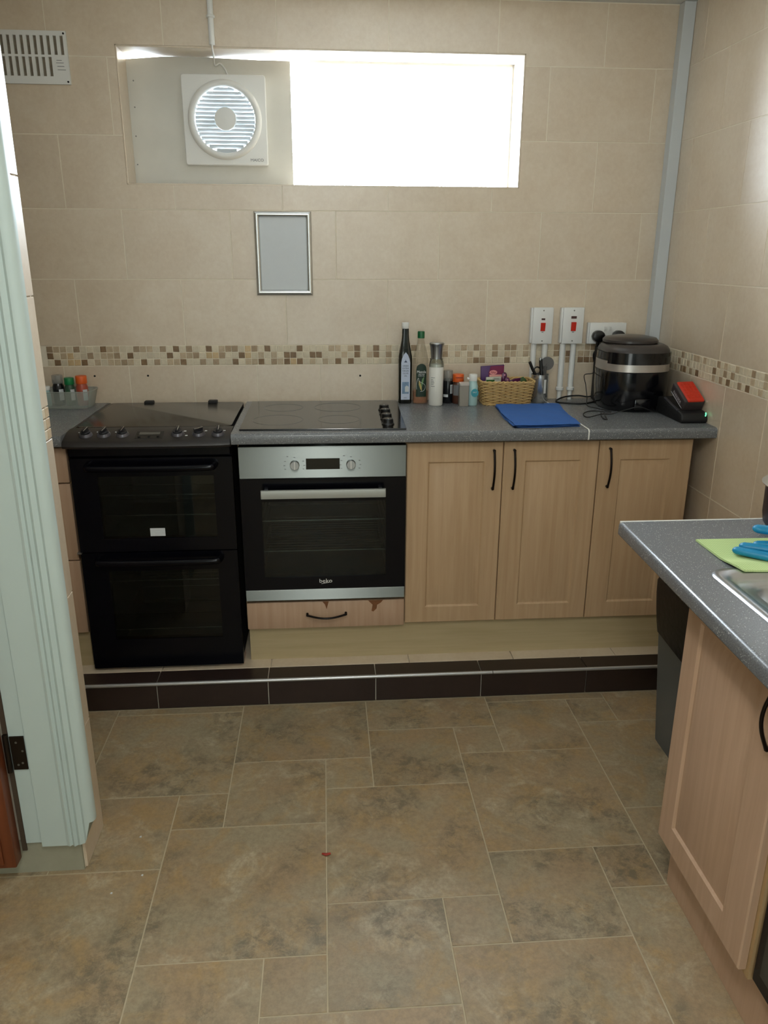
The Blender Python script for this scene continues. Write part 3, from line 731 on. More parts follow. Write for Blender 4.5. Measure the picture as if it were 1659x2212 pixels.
# ------------------------------------------------------------------ hob
hb = thing('electric_hob', 'flat black glass hob with four knobs at its right side', 'hob', (-.08, -.31, ZW))
bm = NB(); prism(bm, [(-.374, -.572), (.200, -.588), (.216, -.045), (-.374, -.032)], ZW, ZW+.006, 'z', bev=.0012); obj('glass_plate', bm, M['hobglass'], hb)
for i, y in enumerate((-.515, -.425, -.335, -.250)):
    bm = NB(); lathe(bm, [(.023, 0), (.0225, .003), (.0195, .006), (.0185, .019), (.016, .021), (0, .021)], (.142+.002*i, y, ZW+.006), 32); k = obj('knob', bm, M['blackp'], hb, smooth=35)
    bm = NB(); box(bm, .1405+.002*i, .1435+.002*i, y-.017, y+.004, ZW+.0268, ZW+.0282); obj('pointer', bm, M['dullsteel'], k)
for x, y, r in ((-.25, -.42, .09), (-.24, -.18, .075), (-.03, -.42, .075), (-.03, -.18, .09)):
    bm = NB(); tube(bm, [(x+r*math.cos(a*math.pi/24), y+r*math.sin(a*math.pi/24), ZW+.0058) for a in range(48)], .0007, 4, closed=True); obj('zone_ring', bm, M['lcd'], hb)

# ------------------------------------------------------------------ freestanding cooker
ck = thing('freestanding_cooker', 'black freestanding double oven cooker with closed glass lid', 'cooker', (-.67, -.3, ZS))
CX0, CX1 = -.9515, -.4025
bm = NB()
for a in ((CX0+.004, CX0+.020, -.572, -.03, .118, .955), (CX1-.020, CX1-.004, -.572, -.03, .118, .955), (CX0+.02, CX1-.02, -.05, -.03, .118, .955), (CX0+.02, CX1-.02, -.572, -.05, .118, .135),
          (CX0+.02, CX1-.02, -.572, -.05, .558, .585), (CX0+.02, CX1-.02, -.572, -.05, .905, .955)): box(bm, *a)
obj('body', bm, M['blackm'], ck)
bm = NB(); box(bm, CX0+.002, CX1-.002, -.600, -.020, .950, .9780, bev=.003); obj('hob_top', bm, M['blackm'], ck, smooth=30)
bm = NB(); prism(bm, rrect(CX0+.012, CX1-.006, -.500, -.028, .025), .9935, .9995, 'z', bev=.001); obj('glass_lid', bm, M['lidglass'], ck, smooth=30)
bm = NB(); box(bm, CX0+.014, CX1-.008, -.495, -.03, .979, .9934); obj('lid_gasket', bm, M['blackm'], ck)
bm = NB(); box(bm, CX0+.001, CX0+.010, -.52, -.02, .979, .9985, bev=.002); obj('side_trim', bm, M['bronze'], ck)
for x in (-.787, -.533):
    bm = NB(); box(bm, x-.018, x+.018, -.045, -.012, .985, 1.0075, bev=.003); obj('lid_hinge', bm, M['blackm'], ck)
# fascia: bulging control panel
def fascia():
    bm = NB(); n = 24; secs = []
    for i in range(n+1):
        t = i/n; x = CX0-.002+(CX1-CX0+.004)*t; b = .016*(1-(2*t-1)**2)**.5 if 0 < t < 1 else 0
        secs.append([(x, -.500, .9985), (x, -.515, 1.0), (x, -.560-b*.5, .9945), (x, -.610-b, .9800), (x, -.624-b, .9720), (x, -.628-b, .9620), (x, -.622-b, .9540), (x, -.600-b*.5, .9500), (x, -.585, .9480), (x, -.50, .9480)])
    R_ = [[bm.verts.new(p_) for p_ in s_] for s_ in secs]
    for A, B in zip(R_, R_[1:]):
        for i in range(len(A)): bm.faces.new((A[i], A[(i+1) % len(A)], B[(i+1) % len(A)], B[i]))
    bm.faces.new(R_[0]); bm.faces.new(R_[-1][::-1]); return bm
fs = obj('control_fascia', fascia(), plain('charcoal_fascia', (38, 34, 33), .42), ck, smooth=40)
KT = Matrix.Rotation(math.radians(17), 4, 'X')
M['knob'] = plain('dark_knob', (34, 34, 38), .3); M['silverring'] = plain('knob_skirt', (96, 94, 100), .3, metal=.5)
for i, (kx, ang) in enumerate(((-.884, 12), (-.824, 14), (-.763, 10), (-.579, 2), (-.509, 60), (-.444, 0))):
    TM = Matrix.Translation((kx, -.583, .990)) @ KT
    bm = NB(); lathe(bm, [(.0225, 0), (.0215, .004), (.0175, .010), (0, .010)], (0, 0, 0), 28); xf(bm, 0, TM); k = obj('knob', bm, M['silverring'], fs, smooth=35)
for i, (kx, ang) in enumerate(((-.884, 12), (-.824, 14), (-.763, 10), (-.579, 2), (-.509, 60), (-.444, 0))):
    TM = Matrix.Translation((kx, -.583, .990)) @ KT @ Matrix.Rotation(math.radians(-ang), 4, 'Z')
    bm = NB(); cyl(bm, (0, 0, .010), .0165, .006, 'z', 24, bev=.001); box(bm, -.0045, .0045, -.016, .016, .0155, .025, bev=.001); xf(bm, 0, TM); obj('knob_grip', bm, M['knob'], fs, smooth=35)
    bm = NB(); box(bm, .0030, .0048, -.015, .015, .0245, .0256); xf(bm, 0, TM); obj('knob_line', bm, M['silver'], fs)
TM = Matrix.Translation((-.672, -.585, .9905)) @ KT
bm = NB(); box(bm, -.046, .046, -.030, .020, 0, .0022, bev=.001); xf(bm, 0, TM); obj('timer_surround', bm, M['blackp'], fs)
bm = NB(); box(bm, -.034, .034, -.004, .013, .002, .003); xf(bm, 0, TM); obj('timer_display', bm, M['lcd'], fs)
for dx in (-.032, 0, .030):
    bm = NB(); cyl(bm, (dx, -.018, .002), .0045, .003, 'z', 12); xf(bm, 0, TM); obj('timer_button', bm, M['blackp'], fs)
for mx_, my in ((-.906, .004), (-.846, .006), (-.785, .004), (-.556, .006), (-.486, .006), (-.424, .006), (-.548, -.025)):
    TM = Matrix.Translation((mx_, -.585, .9905)) @ KT
    bm = NB(); box(bm, -.004, .004, my+.008, my+.012, .0028, .0036); xf(bm, 0, TM); obj('printed_symbol', bm, M['greyplastic'], fs)
bm = NB(); box(bm, CX0+.003, CX1-.003, -.592, -.560, .9170, .9480, bev=.003); obj('upper_band', bm, M['enamel'], ck)
def cooker_door(z0, z1, wx0, wx1, wz0, wz1, hz):
    bm = NB(); y0, y1 = -.602, -.574
    for a in ((CX0+.008, wx0, z0, z1), (wx1, CX1+.002, z0, z1), (wx0, wx1, z0, wz0), (wx0, wx1, wz1, z1)): box(bm, a[0], a[1], y0, y1, a[2], a[3])
    d = obj('oven_door', bm, M['enamel'], ck)
    bm = NB(); box(bm, wx0-.001, wx1+.001, -.5990, -.5950, wz0-.001, wz1+.001); obj('glass_pane', bm, M['ovenglass'], d)
    bm = NB(); tube(bm, smooth_pts([(-.885, -.604, hz), (-.880, -.630, hz), (-.855, -.640, hz-.001), (-.67, -.643, hz-.002), (-.485, -.640, hz-.001), (-.462, -.630, hz), (-.457, -.604, hz)], 5), .0095, 10, flat=1.25); obj('handle', bm, M['enamel'], d, smooth=50)
    return d
d1 = cooker_door(.5760, .9140, -.858, -.466, .6240, .8490, .888)
d2 = cooker_door(.1185, .5720, -.855, -.471, .2320, .5020, .548)
bm = NB(); box(bm, -.697, -.6455, -.6030, -.6022, .6320, .6610); stk = obj('sticker', bm, M['paper'], d1, label='small white sticker on the upper glass')
for k_ in range(5):
    bm = NB(); box(bm, -.690+.0085*k_, -.685+.0085*k_, -.6036, -.6031, .6440, .6500); obj('faint_print', bm, M['greyplastic'], stk)
bm = NB(); box(bm, CX0-.002, CX0+.012, -.606, -.590, .5700, .5765); obj('hinge_cap', bm, M['dullsteel'], ck)
bm = NB(); cavity(bm, -.870, -.455, -.572, -.10, .600, .880); obj('grill_cavity', bm, M['cavity'], ck)
bm = NB(); cavity(bm, -.870, -.455, -.572, -.10, .150, .545); obj('oven_cavity', bm, M['cavity'], ck)
rack(ck, -.866, -.459, -.545, -.15, .765, 3, .0013); rack(ck, -.866, -.459, -.545, -.15, .690, 2, .0013)
rack(ck, -.866, -.459, -.545, -.15, .440, 12, .0012); rack(ck, -.866, -.459, -.545, -.15, .245, 3, .0013)
for x0, x1 in ((-.886, -.835), (-.487, -.402)):
    bm = NB(); box(bm, x0, x1, -.580, -.50, ZS, ZS+.0115); tag(obj('wooden_block', bm, M['pinkdoor']), 'small wooden block under the %s front foot of the black cooker' % ('left' if x0 < -.6 else 'right'), 'wood block', 'blocks under the cooker')

# ------------------------------------------------------------------ wall fittings
vt = thing('air_vent', 'white slotted air vent plate high on the left of the back wall', 'air vent', (-1.08, -.012, 2.23))
bm = NB(); vx0, vx1, vz0, vz1 = -1.203, -.964, 2.147, 2.315
# plate built as bars round the slots
slots = [(-1.187+i*.0229, 2.240, 2.300) for i in range(10)] + [(-1.187+i*.0229, 2.172, 2.233) for i in range(8)]
ys = sorted(set([vx0, vx1]+[s_[0]-.0055 for s_ in slots]+[s_[0]+.0055 for s_ in slots])); zs_ = sorted({vz0, vz1, 2.172, 2.233, 2.240, 2.300})
VV = {}
def vg(i, j, d):
    if (i, j, d) not in VV: VV[(i, j, d)] = bm.verts.new((ys[i], -.0045-d, zs_[j]))
    return VV[(i, j, d)]
def isslot(i, j):
    cx, cz = (ys[i]+ys[i+1])/2, (zs_[j]+zs_[j+1])/2
    return any(abs(cx-s_[0]) < .0054 and s_[1] < cz < s_[2] for s_ in slots)
cells = {(i, j) for i in range(len(ys)-1) for j in range(len(zs_)-1) if not isslot(i, j)}
for i, j in cells:
    for d in (0, .010): bm.faces.new([vg(i, j, d), vg(i+1, j, d), vg(i+1, j+1, d), vg(i, j+1, d)])
    for di, dj, q in ((-1, 0, ((0, 0), (0, 1))), (1, 0, ((1, 0), (1, 1))), (0, -1, ((0, 0), (1, 0))), (0, 1, ((0, 1), (1, 1)))):
        if (i+di, j+dj) not in cells: bm.faces.new([vg(i+q[0][0], j+q[0][1], 0), vg(i+q[1][0], j+q[1][1], 0), vg(i+q[1][0], j+q[1][1], .010), vg(i+q[0][0], j+q[0][1], .010)])
obj('plate', bm, M['plastic'], vt)
bm = NB(); box(bm, vx0+.004, vx1-.004, -.0075, -.0045, vz0+.004, vz1-.004); obj('dusty_backing', bm, plain('dusty_grey', (128, 118, 102), .9, noise=.5, nscale=50), vt)
for x, z in ((-.972, 2.307), (-.972, 2.155)):
    bm = NB(); cyl(bm, (x, -.0145, z), .0035, .001, 'y', 10); obj('screw', bm, M['dark'], vt)
for k_, (w_, z_) in enumerate(((.018, 2.222), (.026, 2.214), (.024, 2.203), (.028, 2.192))):
    bm = NB(); box(bm, -.996-w_/2+.002*k_, -.996+w_/2+.002*k_, -.0152, -.0145, z_, z_+.0016); obj('raised_stroke', bm, M['ink'], vt)

pf = thing('picture_frame', 'silver snap frame holding a blank pale sheet on the tiled wall', 'frame', (-.227, -.01, 1.573))
fx0, fx1, fz0, fz1 = -.3365, -.1175, 1.4185, 1.7280
prof = [(0, 0), (0, .009), (.004, .013), (.012, .0135), (.017, .010), (.0205, .005), (.0205, 0)]
for side in range(4):
    bm = NB(); R_ = []
    for end in (0, 1):
        ring = []
        for d, h in prof:
            if side == 0: p_ = (fx0+d if end == 0 else fx1-d, fz0+d)
            elif side == 1: p_ = (fx0+d if end == 0 else fx1-d, fz1-d)
            elif side == 2: p_ = (fx0+d, fz0+d if end == 0 else fz1-d)
            else: p_ = (fx1-d, fz0+d if end == 0 else fz1-d)
            ring.append(bm.verts.new((p_[0], -.0045-h, p_[1])))
        R_.append(ring)
    for i in range(len(prof)): bm.faces.new((R_[0][i], R_[0][(i+1) % len(prof)], R_[1][(i+1) % len(prof)], R_[1][i]))
    bm.faces.new(R_[0]); bm.faces.new(R_[1][::-1]); obj('frame_bar', bm, M['silver'], pf, smooth=50)
bm = NB(); box(bm, fx0+.012, fx1-.012, -.0075, -.0045, fz0+.012, fz1-.012); obj('sheet', bm, M['paper'], pf)

tr = thing('cable_trunking', 'tall white square trunking running up the back right corner', 'trunking', (1.277, -.03, 1.7))
bm = NB(); box(bm, 1.2545, 1.2985, -.050, -.0045, 1.0+.002, ZC-.001, bev=.0015); obj('cover', bm, M['greyplastic'], tr)

def switch(x0, x1, z0, z1, neon, rk, lb):
    t = thing('cooker_switch', lb, 'switch', ((x0+x1)/2, -.02, (z0+z1)/2), group='red cooker switches on the back wall')
    bm = NB(); box(bm, x0-.006, x1-.004, -.028, -.0045, z0+.002, z1-.002, bev=.003); obj('back_box', bm, M['plastic'], t, smooth=30)
    bm = NB(); box(bm, x0, x1, -.0385, -.0282, z0, z1, bev=.003); fp = obj('face_plate', bm, M['plastic'], t, smooth=30)
    bm = NB(); box(bm, *neon[:2], -.0400, -.0384, *neon[2:], bev=.0005, seg=1); obj('neon_window', bm, plain('neon_dark', (70, 34, 30), .3), fp)
    bm = NB(); n0 = len(bm.verts); prism(bm, [(-.0385, rk[2]), (-.0425, rk[2]), (-.0465, rk[3]), (-.0385, rk[3])], rk[0], rk[1], 'x', bev=.0008); obj('rocker', bm, M['red'], fp)
    for z in (z0+.012, z1-.012):
        bm = NB(); cyl(bm, ((x0+x1)/2, -.0384, z), .0028, .0012, 'y', 12); obj('screw', bm, M['screw'], fp)
    bm = NB(); box(bm, (rk[0]+rk[1])/2-.004, (rk[0]+rk[1])/2+.004, -.0389, -.0384, rk[2]-.006, rk[2]-.0035); obj('printed_mark', bm, M['ink'], fp)
switch(.769, .852, 1.2275, 1.372, (.803, .818, 1.3225, 1.3295), (.801, .8195, 1.279, 1.312), 'left cooker switch, white box with slim red rocker, two conduits below')
switch(.893, .979, 1.2275, 1.372, (.9255, .948, 1.328, 1.338), (.927, .947, 1.279, 1.3145), 'right cooker switch, white box with wide red rocker, beside the socket')
for i, (x, zb_) in enumerate(((.783, ZW), (.830, ZW), (.905, ZW), (.950, ZW))):
    nmz = ['far left', 'second', 'third', 'right-hand'][i]
    t = thing('wall_conduit', ['white conduit under the left cooker switch, its lower end behind the steel pot', 'white conduit under the left cooker switch, behind the pizza cutter', 'white conduit under the right cooker switch, left of the pair', 'white conduit nearest the air fryer'][i], 'conduit', (x, -.016, zb_), group='conduits below the cooker switches')
    bm = NB(); cyl(bm, (x, -.0165, ZW), .0095, .045, 'z', 14); cyl(bm, (x, -.0165, ZW+.045), .0118, 1.2275-ZW-.045, 'z', 16); obj('pipe', bm, M['plastic'], t, smooth=40)
    bm = NB(); cyl(bm, (x, -.0185, ZW+.038), .0160, .014, 'z', 16, bev=.002); obj('clip', bm, M['plastic'], t, smooth=40)

sk = thing('double_socket', 'white double wall socket with two black plugs above the air fryer', 'socket', (1.085, -.02, 1.268))
bm = NB(); box(bm, 1.003, 1.156, -.027, -.0045, 1.226, 1.311, bev=.003); obj('back_box', bm, M['plastic'], sk, smooth=30)
bm = NB(); box(bm, 1.007, 1.160, -.0375, -.0272, 1.227, 1.3115, bev=.003); fp = obj('face_plate', bm, M['plastic'], sk, smooth=30)
for x in (1.072, 1.091):
    bm = NB(); prism(bm, [(-.0375, 1.279), (-.0405, 1.279), (-.0430, 1.296), (-.0375, 1.296)], x-.005, x+.005, 'x', bev=.0006); obj('rocker', bm, M['plastic'], fp)
for i, x in enumerate((1.040, 1.124)):
    t = thing('plug', ['black mains plug in the left side of the double socket', 'black mains plug at the right of the socket, half hidden by the fryer lid'][i], 'plug', (x, -.05, 1.262), group='plugs in the double socket')
    bm = NB(); n0 = 0
    poly = [(x+.026*math.sin(a)*1.0, 1.258+.025*math.cos(a)*(1.0 if math.cos(a) > 0 else .95)) for a in [2*math.pi*k/10+math.pi/10 for k in range(10)]]
    prism(bm, poly, -.0376, -.068, 'y', bev=.004); obj('plug_body', bm, M['blackp'], t, smooth=30)
    bm = NB(); tube(bm, [(x, -.052, 1.240), (x-.001, -.052, 1.226), (x-.002, -.053, 1.205)], [.008, .0065, .0035], 10); obj('cord_grip', bm, M['blackp'], t, smooth=50)

# ------------------------------------------------------------------ things on the back worktop
def part_lathe(name, prof, c, mt, parent, seg=32, sx=1, sy=1, power=2.0, label=None, ang=40):
    bm = NB(); lathe(bm, prof, c, seg, sx, sy, power=power); return obj(name, bm, mt, parent, smooth=ang, label=label)
def curved_label(name, c, R, a0, a1, z0, z1, mt, parent, top=None, n=12, label=None, sq=None):
    """thin label wrapped on a cylinder; angle 0 faces the viewer; top(t) trims the upper edge"""
    bm = NB(); A = []; B = []; A2 = []; B2 = []
    for i in range(n+1):
        t = i/n; a = math.radians(a0+(a1-a0)*t)
        zt_ = z1 if top is None else top(t)
        for L_, rr in ((0, R), (1, R+.0004)):
            x, y = c[0]+rr*math.sin(a), c[1]-rr*math.cos(a)
            if sq: y = c[1]-sq(math.sin(a))*rr/R
            (A if L_ == 0 else A2).append(bm.verts.new((x, y, z0))); (B if L_ == 0 else B2).append(bm.verts.new((x, y, zt_)))
    for i in range(n):
        bm.faces.new((A2[i], A2[i+1], B2[i+1], B2[i])); bm.faces.new((A[i], B[i], B[i+1], A[i+1])); bm.faces.new((B[i], B2[i], B2[i+1], B[i+1])); bm.faces.new((A[i], A[i+1], A2[i+1], A2[i]))
    bm.faces.new((A[0], A2[0], B2[0], B[0])); bm.faces.new((A[-1], B[-1], B2[-1], A2[-1]))
    return obj(name, bm, mt, parent, smooth=40, label=label)
Z0 = ZW+.0004
# olive oil
ob = thing('oil_bottle', 'tall dark square olive oil bottle with a white cap and pale label', 'bottle', (.247, -.060, Z0))
M['darkglass'] = plain('dark_bottle_glass', (18, 20, 14), .1, coat=.3); M['label1'] = plain('pale_blue_label', (196, 206, 226), .6); M['navy'] = plain('navy_ink', (52, 62, 92), .6)
hgt = 1.314-ZW
part_lathe('bottle_body', [(.024, 0), (.0265, .003), (.0275, .175), (.0265, .190), (.022, .215), (.0155, .250), (.0135, .272), (.013, .296)], (.247, -.060, Z0), M['darkglass'], ob, 32, power=5)
part_lathe('cap', [(.0135, .2965), (.0140, .2975), (.0140, .304), (.0146, .3045), (.0146, .318), (.0135, .3195), (0, .3195)], (.247, -.060, Z0), M['plastic'], ob)
bm = NB(); lp = [(.229, Z0+.016), (.265, Z0+.016), (.265, Z0+.165), (.262, Z0+.180), (.2555, Z0+.196), (.247, Z0+.206), (.2385, Z0+.196), (.232, Z0+.180), (.229, Z0+.165)]
prism(bm, lp, -.0878, -.0884, 'y'); obj('paper_label', bm, M['label1'], ob)
for s_, z, sz in (('GREEK', .152, .0085), ('EXTRA', .142, .0085), ('VIRGIN', .132, .0085), ('OLIVE', .122, .0085), ('OIL', .112, .0085), ('500ml', .024, .005)):
    text_mesh('lettering', s_, sz, M['navy'], ob, face_front(.247, -.0887, Z0+z))
bm = NB(); box(bm, .2335, .2605, -.0889, -.0885, Z0+.040, Z0+.088); obj('label_picture', bm, plain('label_picture_blue', (120, 146, 176), .6, noise=.5, nscale=120), ob)
bm = NB(); prism(bm, [(.245, Z0+.048), (.260, Z0+.048), (.260, Z0+.068), (.2525, Z0+.074), (.245, Z0+.068)], -.0889, -.0892, 'y'); obj('printed_house', bm, M['paper'], ob)
bm = NB(); prism(bm, [(.240, Z0+.166), (.254, Z0+.166), (.251, Z0+.170), (.248, Z0+.172), (.2485, Z0+.176), (.2455, Z0+.176), (.246, Z0+.172), (.243, Z0+.170)], -.0885, -.0888, 'y'); obj('printed_emblem', bm, M['navy'], ob)
# corn oil
mz = thing('corn_oil_bottle', 'clear corn oil bottle with green cap, nearly empty of amber oil', 'bottle', (.309, -.072, Z0))
M['clear'] = frosted('clear_plastic', (196, 178, 150), .72, .12); M['amber'] = frosted('amber_oil', (180, 92, 40), .35, .2); M['green'] = plain('green_cap', (20, 96, 54), .35); M['dkgreen'] = plain('dark_green_label', (14, 44, 28), .5)
part_lathe('bottle_body', [(.028, 0), (.031, .004), (.0315, .06), (.0305, .10), (.0315, .150), (.031, .175), (.025, .205), (.0165, .235), (.0125, .258), (.0125, .262)], (.309, -.072, Z0), M['clear'], mz, 32, power=3)
part_lathe('oil', [(.026, .002), (.0295, .005), (.0300, .050), (0, .050)], (.309, -.072, Z0), M['amber'], mz, 28, power=3)
part_lathe('cap', [(.0140, .2600), (.0142, .283), (.0130, .2865), (0, .2865)], (.309, -.072, Z0), M['green'], mz)
curved_label('front_label', (.309, -.072), .0318, -40, 40, Z0+.030, Z0+.15, M['dkgreen'], mz, top=lambda t: Z0+.138+.024*math.sqrt(max(0, 1-(2*t-1)**2)), n=16, sq=lambda s_: .0318*(max(0, 1-abs(s_)**3))**(1/3))
text_mesh('lettering', 'Mazola', .0150, M['plastic'], mz, face_front(.309, -.1052, Z0+.130), sx=.88)
text_mesh('lettering', '100% PURE', .0055, M['plastic'], mz, face_front(.309, -.1050, Z0+.120)); text_mesh('lettering', 'CORN OIL', .0055, M['plastic'], mz, face_front(.309, -.1050, Z0+.114))
bm = NB(); prism(bm, [(.299, Z0+.095), (.303, Z0+.094), (.311, Z0+.070), (.312, Z0+.052), (.305, Z0+.062), (.299, Z0+.080)], -.1045, -.1052, 'y'); obj('printed_corn_cob', bm, plain('corn_yellow', (186, 168, 100), .6), mz)
bm = NB(); prism(bm, [(.321, Z0+.112), (.317, Z0+.088), (.311, Z0+.068), (.309, Z0+.085), (.313, Z0+.102)], -.1045, -.1052, 'y'); obj('printed_leaf', bm, plain('leaf_green', (110, 148, 96), .6), mz)
bm = NB(); tube(bm, smooth_pts([(.291, -.1040, Z0+.060), (.290, -.1045, Z0+.085), (.297, -.1052, Z0+.106), (.300, -.1053, Z0+.094), (.312, -.1054, Z0+.086), (.3235, -.1048, Z0+.078), (.325, -.1045, Z0+.066), (.318, -.1052, Z0+.054), (.305, -.1052, Z0+.052)], 4), .0006, 5); obj('printed_outline', bm, M['plastic'], mz)
# salt mill
ml = thing('salt_mill', 'tall glass mill of white salt with a steel grinder top', 'salt mill', (.366, -.123, Z0))
M['salt'] = plain('white_salt', (236, 234, 226), .55, bump=.3, bscale=300); M['clearjar'] = glassy('clear_jar', (236, 240, 236), .05, .5, 1.4)
part_lathe('salt_filling', [(.0265, .0005), (.0284, .003), (.0288, .152), (.024, .164), (0, .167)], (.366, -.123, Z0), M['salt'], ml)
part_lathe('glass_body', [(.0292, .1535), (.0292, .160), (.027, .173), (.0245, .179), (.0245, .186)], (.366, -.123, Z0), M['clearjar'], ml)
part_lathe('grinder_top', [(.0225, .1845), (.0225, .188), (.0255, .230), (.0278, .238), (.0290, .2395), (.0290, .2445), (.026, .2475), (0, .249)], (.366, -.123, Z0), M['dullsteel'], ml)
for i, (w_, z) in enumerate(((.018, .112), (.010, .104), (.014, .098), (.016, .092), (.013, .086), (.018, .078))):
    curved_label('printed_line', (.366, -.123), .0294, -50, -50+w_*2000*.9, Z0+z, Z0+z+.0018, M['ink'], ml, n=5)
# small jars
def spice(name, lb, c, r, h, capm, bodym, cap_h=.024, capr=None, fill=None, labelm=None, cat='jar', lz=(.02, .06), la=(-60, 60), grp=None):
    t = thing(name, lb, cat, (c[0], c[1], Z0), group=grp)
    part_lathe('jar_body', [(r*.9, 0), (r, .003), (r, h*.62), (r*.86, h*.70), (r*.80, h*.74), (r*.80, h-cap_h)], (c[0], c[1], Z0), bodym, t)
    if fill: part_lathe('contents', [(r*.86, .002), (r*.93, .004), (r*.93, h*.60), (0, h*.60)], (c[0], c[1], Z0), fill, t)
    cr = capr or r*.88
    part_lathe('cap', [(cr*.98, h-cap_h), (cr, h-cap_h+.001), (cr, h-.002), (cr*.93, h), (0, h)], (c[0], c[1], Z0), capm, t)
    if labelm: curved_label('paper_label', c, r+.0004, la[0], la[1], Z0+lz[0], Z0+lz[1], labelm, t)
    return t
M['orange'] = plain('orange_cap', (222, 96, 30), .45); M['smoke'] = frosted('smoky_clear_cap', (150, 150, 146), .45, .15); M['blackglass'] = plain('black_pepper_jar', (22, 24, 28), .2, noise=.5, nscale=200)
M['brownglass'] = plain('paprika_brown', (86, 52, 38), .3, noise=.3, nscale=80); M['greylabel'] = plain('grey_label', (120, 120, 122), .6); M['teal'] = plain('teal_label', (60, 150, 164), .5); M['palecyan'] = plain('pale_cyan_jar', (176, 208, 208), .25)
j = spice('grinder_jar', 'black peppercorn jar with a clear grinder cap beside the salt mill', (.422, -.074), .0215, .132, M['smoke'], M['blackglass'], cap_h=.045)
curved_label('barcode_panel', (.422, -.074), .0220, 18, 62, Z0+.040, Z0+.076, M['paper'], j); curved_label('white_patch', (.422, -.074), .0220, -60, -4, Z0+.026, Z0+.037, M['paper'], j)
for k in range(6): curved_label('bar_line', (.422, -.074), .0225, 24, 54, Z0+.044+k*.005, Z0+.0455+k*.005, M['ink'], j, n=4)
j = spice('orange_capped_jar', 'brown spice jar with an open orange flip cap', (.462, -.086), .0225, .118, M['orange'], M['brownglass'], cap_h=.030, capr=.0225)
curved_label('paper_label', (.462, -.086), .0230, -60, 20, Z0+.034, Z0+.076, M['greylabel'], j)
bm = NB(); box(bm, .448, .476, -.1095, -.1075, Z0+.104, Z0+.109); obj('pour_slot', bm, plain('dark_orange', (150, 50, 14), .5), j)
j = thing('square_shaker', 'small square clear shaker of grey spice with a pale lid', 'shaker', (.476, -.143, Z0))
M['cloudy'] = frosted('cloudy_plastic', (176, 170, 160), .35, .25)
bm = NB(); prism(bm, rrect(.457, .495, -.162, -.124, .005), Z0, Z0+.082, 'z', bev=.001); obj('shaker_body', bm, M['cloudy'], j, smooth=40)
bm = NB(); prism(bm, rrect(.459, .493, -.160, -.126, .004), Z0+.002, Z0+.046, 'z'); obj('contents', bm, plain('grey_spice', (140, 132, 122), .8, noise=.2, nscale=300), j)
bm = NB(); prism(bm, rrect(.4565, .4955, -.1625, -.1235, .005), Z0+.0825, Z0+.0925, 'z', bev=.0015); obj('lid', bm, plain('pale_lid', (196, 186, 178), .4), j, smooth=40)
j = spice('salt_shaker', 'round shaker of white salt with teal label and white cap', (.514, -.133), .0205, .124, M['plastic'], M['palecyan'], cap_h=.026, capr=.0165)
bm = NB(); n_ = 20; prism(bm, [(.519+.0150*math.cos(2*math.pi*k/n_), Z0+.052+.0165*math.sin(2*math.pi*k/n_)) for k in range(n_)], -.1528, -.1542, 'y'); obj('round_label', bm, M['teal'], j)
text_mesh('lettering', 'SALT', .0075, M['plastic'], j, face_front(.519, -.1545, Z0+.054))
bm = NB(); box(bm, .490, .503, -.138, -.126, Z0+.103, Z0+.111, bev=.003); obj('flip_lid', bm, M['plastic'], j, smooth=40)

# wicker basket
bk = thing('wicker_basket', 'small honey-coloured rectangular wicker basket of packets on the worktop', 'basket', (.655, -.100, Z0))
BC = (.655, -.098); M['wicker'] = plain('wicker', (204, 170, 112), .55, noise=.25, nscale=60); M['wicker2'] = plain('wicker_dark', (168, 132, 80), .55, noise=.25, nscale=60)
def bper(t, z, off=0):
    s_ = z/.094; a, b = .093+.014*s_+off, .052+.010*s_+off; pw = 7
    c_, sn = math.cos(2*math.pi*t), math.sin(2*math.pi*t); k = (abs(c_)**pw+abs(sn)**pw)**(-1/pw)
    return Vector((BC[0]+a*c_*k, BC[1]+b*sn*k, Z0+z))
NS = 28
for k in range(NS):
    bm = NB(); tube(bm, [bper((k+.5)/NS, z) for z in (.002, .03, .06, .090)], .0021, 6); obj('stake', bm, M['wicker2'], bk)
nr = 15
for r_ in range(nr):
    z = .005+.0058*r_; pts = []
    for i in range(NS*4):
        t = i/(NS*4); o_ = .0042*math.sin(2*math.pi*(t*NS/2)+(math.pi if r_ % 2 else 0))
        pts.append(bper(t, z+random.uniform(-.0004, .0004), o_))
    bm = NB(); tube(bm, pts, .0029+random.uniform(-.0003, .0003), 6, closed=True); obj('weave_strand', bm, M['wicker'], bk, smooth=60)
for ph in (0, 1):
    for zz_, rr_ in ((.093, .0042), (.003, .0036)):
        pts = []
        for i in range(160):
            t = i/160; a = 2*math.pi*t*22+ph*math.pi
            q = bper(t, zz_+.0028*math.sin(a), .0028*math.cos(a)+.001); pts.append(q)
        bm = NB(); tube(bm, pts, rr_*.8, 6, closed=True); obj('braided_rim', bm, M['wicker'], bk, smooth=60)
bm = NB(); prism(bm, [tuple(bper(k/40, .004, -.003)[:2]) for k in range(40)], Z0+.001, Z0+.004, 'z'); obj('base', bm, M['wicker2'], bk)
